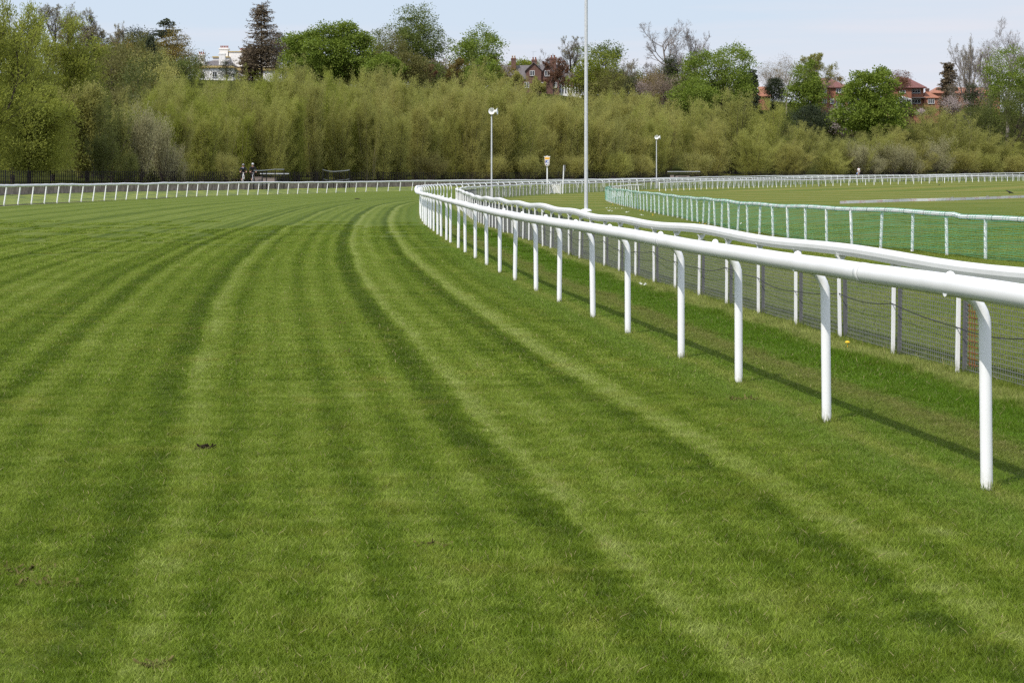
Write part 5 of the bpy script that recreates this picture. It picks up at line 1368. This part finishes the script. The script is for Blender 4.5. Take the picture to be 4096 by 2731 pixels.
tree('bare_tree', 1705, 400, 262, lambda h, k: bare_meshes(238, h, 50, .85, buds=4), (M['bark'], M['copper']), 'small reddish twiggy tree under the tall airy one', ('trunk','buds'))
tree('broadleaf_tree', 1895, 415, 107, BR(239, 104, (107, 300), ncl=120, per=90, ls=.46, ws=.28, sig=.85, fill=.7, lobes=.3), (M['greybark'], M['chestnut']), 'loose bright green tree left of the gabled house')
tree('broadleaf_tree', 1930, 400, 240, BR(240, 70, (240, 330), ncl=70, per=90, ls=.4, ws=.25, sig=.7), (M['bark'], M['chestnut']), 'low bright green bush-like tree under the loose one')
tree('bare_tree', 1830, 402, 235, lambda h, k: bare_meshes(241, h, 50, .85, buds=3), (M['bark'], M['gold_leaf']), 'twiggy brown tree left under the loose green tree', ('trunk','buds'))
tree('clipped_bush', 2090, 470, 242, BR(242, 60, (242, 275), ncl=60, per=90, ls=.4, ws=.22, sig=.7), (M['bark'], M['yellowleaf']), 'yellow-green tree top just showing over the gabled house roof')
tree('bare_tree', 2285, 445, 148, lambda h, k: bare_meshes(243, h, 46, .95, half=70*k, buds=2), (M['bark'], M['bud']), 'brown budding tree behind the gabled house')
tree('bare_tree', 2060, 385, 292, lambda h, k: bare_meshes(284, h, 46, .95, buds=6), (M['palebark'], M['willow_brown']), 'budding twiggy tree veiling the left wing of the gabled house', ('trunk','buds'))
tree('bare_tree', 2215, 385, 236, lambda h, k: bare_meshes(285, h, 44, .9, buds=4), (M['bark'], M['copper']), 'reddish twiggy tree in front of the right gable of the gabled house', ('trunk','buds'))
tree('bare_tree', 2150, 380, 318, lambda h, k: bare_meshes(286, h, 46, .95, buds=6), (M['palebark'], M['willow_brown']), 'budding twiggy tree veiling the middle of the gabled house', ('trunk','buds'))
tree('bare_tree', 2180, 450, 200, lambda h, k: bare_meshes(244, h, 50, .85, half=45*k), (M['greybark'], M['bud']), 'small grey bare tree right of the aerial on the gabled house')
tree('broadleaf_tree', 2420, 430, 158, BR(245, 70, (158, 260), ncl=46, per=90, ls=.45, ws=.25, sig=.8, fill=.7, lobes=.3), (M['bark'], M['broad']), 'thin airy green tree directly behind the tall pole')
tree('maple', 2385, 405, 224, BR(246, 102, (224, 390), ncl=150, per=90, ls=.42, ws=.26, sig=.8, lobes=.25), (M['bark'], M['yellowleaf']), 'spreading yellow-green maple behind the tall pole')
tree('olive_tree', 2450, 395, 270, BR(247, 60, (270, 400), ncl=80, per=90, ls=.28, ws=.13, sig=.8), (M['bark'], M['olive']), 'dull olive tree at the right foot of the yellow-green maple')
tree('bare_tree', 2505, 405, 240, lambda h, k: bare_meshes(248, h, 36, .85, half=50*k, buds=1), (M['greybark'], M['bud']), 'pale bare tree right of the yellow-green maple', ('trunk','buds'))
tree('dark_shrub', 2515, 400, 305, BR(249, 20, (305, 400), ncl=40, per=80, ls=.3, ws=.15, sig=.5), (M['bark'], M['ivy']), 'dark ivy-covered stump of a tree right of the maple')
# --- big bare trees in the middle right
tree('bare_tree', 2678, 425, 90, lambda h, k: bare_meshes(251, h, 56, 1.05, half=135*k, r0=.55, fork=.25, rmin=.017), (M['greybark'], M['bud']), 'large round-headed bare tree with an ivy-clad trunk')
tree('bare_tree', 2785, 430, 120, lambda h, k: bare_meshes(252, h, 44, 1.05, half=80*k, fork=.3, rmin=.016), (M['greybark'], M['bud']), 'bare tree right of the large round-headed one')
tree('bare_tree', 2600, 435, 250, lambda h, k: bare_meshes(253, h, 50, .9, buds=0), (M['greybark'], M['bud']), 'low twiggy bare tree left under the large round-headed one')
tree('ivy_tower', 2682, 422, 205, BR(254, 24, (205, 330), ncl=70, per=70, ls=.3, ws=.18, sig=.5), (M['bark'], M['ivy']), 'column of ivy round the trunk of the large bare tree', cat='ivy')
tree('blossom_tree', 2655, 400, 296, BR(255, 92, (296, 420), ncl=130, per=80, ls=.26, ws=.12, sig=.8, fill=.7), (M['bark'], M['dullpink']), 'wide dull pink-brown tree below the large bare tree')
tree('blossom_tree', 2566, 405, 310, BR(256, 22, (310, 385), ncl=36, per=60, ls=.24, ws=.15, sig=.6), (M['bark'], M['pink']), 'small pink blossom tree right of the dark ivy stump')
tree('broadleaf_tree', 2880, 400, 178, BR(257, 132, (178, 420), ncl=240, per=90, ls=.44, ws=.27, sig=.85, fill=.78, lobes=.22), (M['bark'], M['chestnut']), 'large green tree right of the bare trees')
tree('broadleaf_tree', 2775, 380, 310, BR(258, 80, (310, 470), ncl=120, per=90, ls=.42, ws=.26, sig=.8), (M['bark'], M['chestnut']), 'lower green tree at the left foot of the large green one')
tree('spruce', 3010, 415, 263, lambda h, k: conifer_meshes(259, h, 38*k, .08, 30, 9, (.5,.25), .25, 30, top=.25), (M['bark'], M['conifer']), 'small dark spruce at the right edge of the large green tree')
tree('broadleaf_tree', 2972, 405, 318, BR(260, 18, (318, 372), ncl=46, per=80, ls=.36, ws=.22, sig=.6), (M['bark'], M['broad']), 'small green tree at the foot of the small dark spruce')
tree('birch', 3080, 450, 238, BR(261, 52, (238, 345), ncl=90, per=70, ls=.24, ws=.10, sig=.8, fill=.6), (M['greybark'], M['birch']), 'pale catkin-hung birch behind the dormer house')
tree('birch', 3145, 420, 203, BR(262, 34, (203, 400), ncl=90, per=60, ls=.24, ws=.09, sig=.7, fill=.6, egg=.5), (M['greybark'], M['birch']), 'slim tall birch with pale stem right of the dormer house')
tree('yew', 3100, 400, 304, BR(263, 32, (304, 440), ncl=120, per=90, ls=.3, ws=.14, sig=.5, lobes=.05), (M['bark'], M['darkleaf']), 'dark clipped yew column right of the dormer house')
tree('bare_willow', 3265, 430, 220, lambda h, k: bare_meshes(264, h, 40, 1.1, half=78*k, buds=5, fork=.12, rmin=.015), (M['greybark'], M['willow']), 'dome-headed tree in first leaf behind the square brick house', ('trunk','buds'))
tree('broadleaf_tree', 3225, 395, 266, BR(265, 62, (266, 450), ncl=150, per=90, ls=.42, ws=.26, sig=.8, lobes=.25), (M['bark'], M['chestnut']), 'green tree left of the square brick house')
tree('holly', 3245, 375, 415, BR(266, 70, (415, 530), ncl=130, per=90, ls=.3, ws=.16, sig=.7), (M['bark'], M['darkleaf']), 'very dark broad holly below the square brick house')
tree('broadleaf_tree', 3345, 455, 293, BR(267, 24, (293, 340), ncl=30, per=60, ls=.3, ws=.15, sig=.6), (M['bark'], M['gold_leaf']), 'small golden tree top behind the square brick house roof')
tree('blossom_tree', 3365, 395, 415, BR(268, 40, (415, 510), ncl=70, per=70, ls=.22, ws=.13, sig=.7, fill=.6), (M['bark'], M['pink']), 'pale pink blossom tree between the holly and the big horse chestnut')
tree('horse_chestnut', 3478, 370, 262, BR(269, 112, (262, 560), ncl=330, per=100, ls=.48, ws=.32, sig=.78, flat=.45, fill=.8, lobes=.26, egg=.05), (M['bark'], M['chestnut']), 'big dense horse chestnut between the two red brick houses')
tree('copper_tree', 3594, 425, 272, BR(270, 44, (272, 360), ncl=60, per=80, ls=.3, ws=.14, sig=.7, fill=.6), (M['bark'], M['copper']), 'small reddish-brown tree against the red hipped roof')
tree('dark_shrub', 3610, 425, 395, BR(271, 44, (395, 470), ncl=60, per=80, ls=.28, ws=.14, sig=.6), (M['bark'], M['ivy']), 'dark garden shrubs below the conservatory')
tree('dark_shrub', 3690, 425, 420, BR(272, 55, (420, 470), ncl=60, per=80, ls=.26, ws=.12, sig=.6), (M['bark'], M['olive']), 'dull green garden bush below the white framed windows')
tree('blossom_tree', 3682, 410, 432, BR(273, 12, (432, 456), ncl=16, per=60, ls=.2, ws=.13, sig=.4), (M['bark'], M['pink']), 'little round pink bush below the red house windows')
tree('spruce', 3795, 425, 246, lambda h, k: conifer_meshes(274, h, 85*k, .05, 60, 6, (.5,.22), .12, 30, gappy=.55, top=.22, power=.8), (M['bark'], M['redwood']), 'dark ragged spruce right of the red house')
tree('bare_tree', 3885, 420, 162, lambda h, k: bare_meshes(275, h, 46, 1.05, half=95*k, fork=.3, rmin=.016, buds=1), (M['greybark'], M['bud']), 'bare tree with a dark lower trunk right of the ragged spruce')
tree('bare_tree', 4030, 425, 88, lambda h, k: bare_meshes(276, h, 50, 1.05, half=130*k, r0=.5, fork=.25, rmin=.017), (M['greybark'], M['bud']), 'largest bare tree at the right edge of the picture')
tree('bare_tree', 3955, 430, 200, lambda h, k: bare_meshes(277, h, 50, 1.05, half=80*k, fork=.25, rmin=.015), (M['greybark'], M['bud']), 'lower bare tree between the two big bare ones at the right')
tree('ivy_tower', 3885, 415, 335, BR(278, 26, (335, 440), ncl=60, per=70, ls=.28, ws=.16, sig=.5), (M['bark'], M['ivy']), 'dark ivy round the lower trunk of the right-hand bare tree', cat='ivy')
tree('magnolia', 3812, 410, 372, BR(279, 46, (378, 450), ncl=46, per=40, ls=.20, ws=.13, sig=.8, fill=.5), (M['bark'], M['pink']), 'white and pink blossom tree right of the red house')
tree('broadleaf_tree', 4085, 395, 205, BR(280, 120, (205, 470), ncl=220, per=90, ls=.42, ws=.26, sig=.85), (M['bark'], M['chestnut']), 'big green tree cut off by the right edge')
tree('olive_tree', 4040, 385, 320, BR(281, 90, (320, 560), ncl=160, per=90, ls=.28, ws=.14, sig=.8), (M['bark'], M['willow_dark']), 'tall dull green tree in front of the right-hand bare trees')
tree('olive_tree', 3915, 390, 415, BR(282, 80, (415, 560), ncl=120, per=90, ls=.28, ws=.14, sig=.8), (M['bark'], M['willow_dark']), 'dark green tree below the ivy-clad bare tree')
tree('olive_tree', 3340, 400, 480, BR(283, 50, (480, 560), ncl=70, per=90, ls=.28, ws=.13, sig=.7), (M['bark'], M['olive']), 'low olive tree under the pale pink blossom')

HS = [broad_meshes(301+i, 3.4, .2, 5.2, ncl=46, per=70, ls=.34, ws=.18, sig=.75) for i in range(4)]
def hill_shrub(x, Y, hgt, half, mat, label):
    X = (x-CX)*Y/F
    return plant('hill_shrub', (X, Y, H(X, Y)-.2), random.choice(HS), (M['bark'], M[mat]), label, 'shrub', ('stems','crown'), 'shrubs on the hillside', (half/3.6, half/3.6, hgt/5.2), random.uniform(0, 6.28))
for x0, x1, n, Y0, Y1, mats, label in [
  (240, 520, 12, 330, 400, ['gold_leaf','willow_dark','olive'], 'brownish bush on the slope below the grey villa'),
  (400, 640, 16, 392, 428, ['willow_dark','olive','gold_leaf'], 'dull bush high on the slope between the grey villa and the pyramid roof'),
  (415, 650, 18, 262, 335, ['willow_dark','olive','willow_brown'], 'dark bush on the lower slope behind the silvery grey bush'),
  (430, 620, 8, 340, 380, ['willow_dark','olive'], 'dark bush low on the slope left of the pyramid roof'),
  (520, 780, 10, 330, 420, ['willow_dark','olive','broad'], 'dull green bush on the slope around the small pyramid roof'),
  (1180, 1760, 26, 395, 440, ['broad','olive','willow_dark'], 'green bush between the tree trunks on the hill behind the thicket'),
  (1700, 2030, 14, 405, 450, ['olive','gold_leaf','broad'], 'olive bush on the hill between the airy tree and the gabled house'),
  (2330, 2720, 16, 400, 450, ['olive','gold_leaf','broad'], 'olive-brown bush on the hill between the tall pole and the bare trees'),
  (2700, 2960, 9, 400, 450, ['broad','olive'], 'green bush on the hill below the dormer house'),
  (3080, 3420, 14, 360, 420, ['willow_dark','olive','broad'], 'dark bush on the slope below the square brick house'),
  (3380, 3600, 14, 345, 400, ['willow_dark','olive','willow'], 'bush on the slope round the foot of the big horse chestnut'),
  (3600, 3800, 10, 395, 420, ['olive','willow_dark'], 'bush in the garden below the red house'),
  (3780, 4140, 16, 385, 450, ['olive','willow_dark','broad'], 'bush under the bare trees at the right edge')]:
    for k in range(n):
        x = x0+(x1-x0)*(k+random.uniform(.1, .9))/n; hill_shrub(x, random.uniform(Y0, Y1), random.uniform(5, 9)*(.5 if 2960 < x < 3800 else 1), random.uniform(2.6, 4.2), random.choice(mats), label)
# ---------------------------------------------------------------- grass blades
def blade_patch(name, size, n, hgt, wid, seed):
    rng = np.random.default_rng(seed)
    base = np.c_[rng.uniform(-.5, .5, (n,2))*size, np.full(n, -.004)]
    a = rng.uniform(0, 2*np.pi, n); lean = np.abs(rng.normal(.45, .40, n)); hh = hgt*rng.uniform(.45, 1.25, n)*np.where(rng.uniform(size=n) < .012, 1.7, 1)
    d = np.c_[np.cos(a)*lean, np.sin(a)*lean, np.ones(n)]; d = unit(d)
    fl = rng.uniform(size=n) > .94; d[fl,2] *= .15; d = unit(d)
    s = unit(np.cross(d, rng.normal(size=(n,3))))*(wid*rng.uniform(.6, 1.3, n))[:,None]*.5
    mid = base+d*(hh*.55)[:,None]; bend = np.c_[np.cos(a), np.sin(a), np.full(n, -.25)]*(hh*.22)[:,None]
    tip = base+d*hh[:,None]+bend
    q1 = np.stack([base-s, base+s, mid+s*.85, mid-s*.85], 1); q2 = np.stack([mid-s*.85, mid+s*.85, tip+s*.12, tip-s*.12], 1)
    V = np.concatenate([q1, q2]); r = rng.uniform(size=n)
    me = quads_mesh(name, V, np.r_[r, r]); me.materials.append(BLADE)
    o = bpy.data.objects.new(name, me); return o
BLADE = blade_material()
def scatter(name, label, Z0, Z1, size, n, hgt, wid, seed):
    rng = np.random.default_rng(seed); pts = []
    y = Z0
    while y < Z1:
        half = y*.2926*1.06+5.0
        for x in np.arange(-half, half, size*.93):
            if y > Z1-30 and Z1 > 50 and rng.uniform() > (Z1-y)/30: continue
            px, py = x+rng.uniform(-.08, .08)*size, y+rng.uniform(-.08, .08)*size
            pts.append((px, py))
        y += size*.93
    P_ = np.array(pts); z = G(P_[:,0], P_[:,1])
    me = bpy.data.meshes.new(name); me.from_pydata(np.c_[P_, z].tolist(), [], [])
    o = bpy.data.objects.new(name, me); COL.objects.link(o); tag(o, label, 'grass', kind='stuff')
    u = P_[:,0]-cpoly(P_[:,1])
    sc = np.where((u > 1.55) & (u < 1.95), 2.1, np.where((u > .95) & (u <= 1.55), 1.35, np.where((u > .3) & (u <= .95), .8, np.where(u > 2.0, .7, 1.0))))*rng.uniform(.85, 1.2, len(u))
    for nm, arr in (('rot', rng.integers(0, 4, len(u))*np.pi/2+rng.normal(0, .1, len(u))), ('hsc', sc)):
        a = me.attributes.new(nm, 'FLOAT', 'POINT'); a.data.foreach_set('value', arr.astype(np.float32))
    a = me.attributes.new('pick', 'INT', 'POINT'); a.data.foreach_set('value', rng.integers(0, 3, len(u)).astype(np.int32))
    col = bpy.data.collections.new(name+'_tufts')
    for k in range(3): col.objects.link(blade_patch('grass_tuft', size, n, hgt, wid, seed*10+k))
    ng = bpy.data.node_groups.new(name, 'GeometryNodeTree')
    ng.interface.new_socket('Geometry', in_out='INPUT', socket_type='NodeSocketGeometry'); ng.interface.new_socket('Geometry', in_out='OUTPUT', socket_type='NodeSocketGeometry')
    gi = ng.nodes.new('NodeGroupInput'); go = ng.nodes.new('NodeGroupOutput')
    ci = ng.nodes.new('GeometryNodeCollectionInfo'); ci.inputs['Collection'].default_value = col; ci.inputs['Separate Children'].default_value = True; ci.inputs['Reset Children'].default_value = True
    ip = ng.nodes.new('GeometryNodeInstanceOnPoints'); ip.inputs['Pick Instance'].default_value = True
    def na(nm, typ):
        q = ng.nodes.new('GeometryNodeInputNamedAttribute'); q.data_type = typ; q.inputs['Name'].default_value = nm; return q.outputs['Attribute']
    cr = ng.nodes.new('ShaderNodeCombineXYZ'); ng.links.new(na('rot', 'FLOAT'), cr.inputs[2])
    cs_ = ng.nodes.new('ShaderNodeCombineXYZ'); cs_.inputs[0].default_value = 1; cs_.inputs[1].default_value = 1; ng.links.new(na('hsc', 'FLOAT'), cs_.inputs[2])
    ng.links.new(gi.outputs[0], ip.inputs['Points']); ng.links.new(ci.outputs[0], ip.inputs['Instance']); ng.links.new(na('pick', 'INT'), ip.inputs['Instance Index'])
    ng.links.new(cr.outputs[0], ip.inputs['Rotation']); ng.links.new(cs_.outputs[0], ip.inputs['Scale']); ng.links.new(ip.outputs[0], go.inputs[0])
    md = o.modifiers.new('tufts', 'NODES'); md.node_group = ng
    return o
scatter('near_grass', 'mown grass blades in the immediate foreground', 2.0, 13, .25, 2700, .030, .0026, 1)
scatter('middle_grass', 'mown grass blades in the middle of the track', 13, 30, .5, 5200, .031, .0042, 2)
scatter('far_grass', 'mown grass blades further up the track', 30, 62, 1.0, 8500, .031, .0075, 3)

tp_ = MB(); rng = np.random.default_rng(5); Vt = []
feet = [(x, y, .055, 1.0) for x, y in bp_[:12]]+[(p[0], p[1], .07, 1.6) for p in fp[:22]]
Cn, Dn, Ln_ = [], [], []
for x, y, rad_, k_ in feet:
    n = 150; a = rng.uniform(0, 6.28, n); q = rad_*(.55+.6*rng.uniform(size=n))
    Cn.append(np.c_[x+np.cos(a)*q, y+np.sin(a)*q, np.full(n, float(G(x, y)))]); Dn.append(np.c_[np.cos(a)*.35+rng.normal(0, .25, n), np.sin(a)*.35+rng.normal(0, .25, n), np.ones(n)]); Ln_.append(rng.uniform(.03, .085, n)*k_)
Cn, Dn, Ln_ = np.concatenate(Cn), np.concatenate(Dn), np.concatenate(Ln_)
me = quads_mesh('post_grass', leaves(Cn, Dn, Ln_, .0034, rng), rng.uniform(size=len(Cn))); tag(link('post_grass', me, BLADE), 'longer untrimmed grass round the feet of the near posts', 'grass', kind='stuff')
# ---------------------------------------------------------------- small things lying in the grass
def clod(x, y, r, label, name, mat, n=60, hgt=.03, col=None):
    p = on_ground(x, y); rng = np.random.default_rng(int(x))
    me = MB()
    for k in range(n):
        a = rng.uniform(0, 6.28); q = np.sqrt(rng.uniform())*r; c = np.array((math.cos(a)*q*1.6, math.sin(a)*q, hgt*(.1+.6*rng.uniform())*(1-q/r*.6)))
        d = unit(rng.normal(size=3)*np.array((1,1,.35)))*rng.uniform(.012, .045)
        me.bar(c-d, c+d, rng.uniform(.004, .012), rng.uniform(.003, .008))
    if name == 'turf_clod':      # a crumbly lump of soil under the loose bits
        a = np.linspace(0, 6.28, 14, endpoint=False); rr = r*(.9+.35*rng.uniform(size=14)); h1 = hgt*(.5+.4*rng.uniform(size=14))
        v = [(x_*math.cos(t)*1.35, x_*math.sin(t), -.01) for x_, t in zip(rr, a)]+[(x_*.6*math.cos(t)*1.35, x_*.6*math.sin(t), z) for x_, t, z in zip(rr, a, h1)]+[(0,0,hgt)]
        me.add(v, [(i, (i+1)%14, 14+(i+1)%14, 14+i) for i in range(14)]+[(14+i, 14+(i+1)%14, 28) for i in range(14)])
    o = me.build(name, mat); o.location = p; tag(o, label, 'turf clod' if name == 'turf_clod' else 'clippings', 'loose bits on the track'); return o
clod(815, 1803, .030, 'dark kicked-up clod of turf on the left of the track', 'turf_clod', M['soil'], 70, .035)
clod(2972, 1605, .085, 'clump of dark cut grass beside the second post of the running rail', 'grass_clippings', M['straw'], 130, .03)
clod(80, 2300, .10, 'streak of dry clippings at the left edge, upper one', 'grass_clippings', M['straw'], 100, .014)
clod(195, 2352, .09, 'streak of dry clippings at the left edge, lower one', 'grass_clippings', M['straw'], 100, .014)
clod(640, 2690, .035, 'dry clump of clippings at the bottom edge, left of centre', 'grass_clippings', M['straw'], 45, .012)
clod(778, 1325, .06, 'thin dark patch of clippings, left of centre on the pale stripe', 'grass_clippings', M['straw'], 36, .012)
clod(1365, 1302, .035, 'thin dark patch of clippings in the middle of the track', 'grass_clippings', M['straw'], 36, .012)
clod(1384, 1417, .05, 'dark patch of clippings nearer in the middle of the track', 'grass_clippings', M['straw'], 36, .012)
clod(1740, 2190, .05, 'small dry clump right of centre in the foreground', 'grass_clippings', M['straw'], 60, .015)
clod(1430, 797, .14, 'dark speck of turf far up the track', 'turf_clod', M['soil'], 60, .06)
def flowers(name, label, spots, mat, r, kind='stuff'):
    m = MB()
    for x, y, n, sx, sy in spots:
        for k in range(n):
            p = on_ground(x+random.uniform(-sx, sx), y+random.uniform(-sy, sy))
            m.lathe([(.001,-.01),(r,.0),(r*.8,.012),(.001,.016)], 7, c=(p.x, p.y, p.z+.045))
    o = m.build(name, mat); tag(o, label, 'flowers', kind='stuff')
flowers('daisies', 'scattered white daisies in the infield turf and by the fence', [(2560,1151,4,8,6),(2582,1152,3,6,4),(2460,837,12,40,2),(2440,848,9,10,3),(2510,853,7,8,3),(2570,865,5,10,3),(2960,900,5,12,3),], M['petal'], .014)
flowers('dandelions', 'scattered yellow dandelions along the netted rail', [(2520,822,10,40,8),(2570,845,8,12,4),(2610,865,3,6,3),(2810,900,4,16,5),(2460,818,6,20,6)], M['dandelion'], .017)
p = on_ground(3390, 1403)
o = MB().lathe([(.001,-.01),(.022,.0),(.016,.012),(.001,.016)], 9).tube([(0,0,-.05),(0,0,-.005)], .003, 5).build('dandelion', M['dandelion']); o.location = p+Vector((0,0,.07)); tag(o, 'single yellow dandelion at the foot of the mesh fence', 'flower')

# ---------------------------------------------------------------- light, sky, camera
EL, AZ = R(53), R(38)                       # height of the sun; the light travels 38 degrees to the right of straight ahead
ld = Vector((math.sin(AZ)*math.cos(EL), math.cos(AZ)*math.cos(EL), -math.sin(EL)))
sun = bpy.data.lights.new('sun', 'SUN'); sun.energy = 2.7; sun.angle = R(.6); sun.color = (1.0, .95, .87)
so = bpy.data.objects.new('sun', sun); COL.objects.link(so); so.rotation_euler = ld.to_track_quat('-Z', 'Y').to_euler(); so.location = (-30, -30, 60)
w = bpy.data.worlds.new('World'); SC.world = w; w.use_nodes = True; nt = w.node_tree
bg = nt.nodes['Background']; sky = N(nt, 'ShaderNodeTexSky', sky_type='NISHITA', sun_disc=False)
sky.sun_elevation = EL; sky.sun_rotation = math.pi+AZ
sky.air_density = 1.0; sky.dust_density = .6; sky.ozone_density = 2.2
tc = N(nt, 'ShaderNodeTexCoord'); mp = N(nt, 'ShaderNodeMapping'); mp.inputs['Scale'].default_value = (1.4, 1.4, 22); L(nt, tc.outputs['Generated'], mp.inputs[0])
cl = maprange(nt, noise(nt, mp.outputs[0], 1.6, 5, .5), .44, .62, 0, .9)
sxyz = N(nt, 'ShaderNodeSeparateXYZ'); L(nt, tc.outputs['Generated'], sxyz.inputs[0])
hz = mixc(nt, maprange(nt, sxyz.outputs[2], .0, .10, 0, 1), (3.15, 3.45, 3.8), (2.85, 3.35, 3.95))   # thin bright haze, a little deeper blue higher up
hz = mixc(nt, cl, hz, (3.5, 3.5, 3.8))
c = mixc(nt, maprange(nt, sxyz.outputs[2], .12, .45, 0, 1), hz, mixc(nt, .6, sky.outputs[0], (5.2, 5.4, 5.9)))  # sky above the view whitened and brightened to add fill light
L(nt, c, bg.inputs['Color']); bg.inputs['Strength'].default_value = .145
cam = bpy.data.cameras.new('camera'); co = bpy.data.objects.new('camera', cam); COL.objects.link(co)
co.location = (0, 0, EYE); co.rotation_euler = (R(90), 0, 0)
cam.sensor_width = 36; cam.lens = F/4096*36; cam.shift_y = -(1365.5-HY)/4096; cam.clip_end = 3000; cam.clip_start = .1
SC.camera = co
SC.view_settings.view_transform = 'Standard'; SC.view_settings.look = 'None'; SC.view_settings.exposure = .64; SC.view_settings.gamma = 1; SC.view_settings.use_curve_mapping = False
SC.cycles.max_bounces = 6; SC.cycles.diffuse_bounces = 3; SC.cycles.glossy_bounces = 2; SC.cycles.transmission_bounces = 3; SC.cycles.use_denoising = False
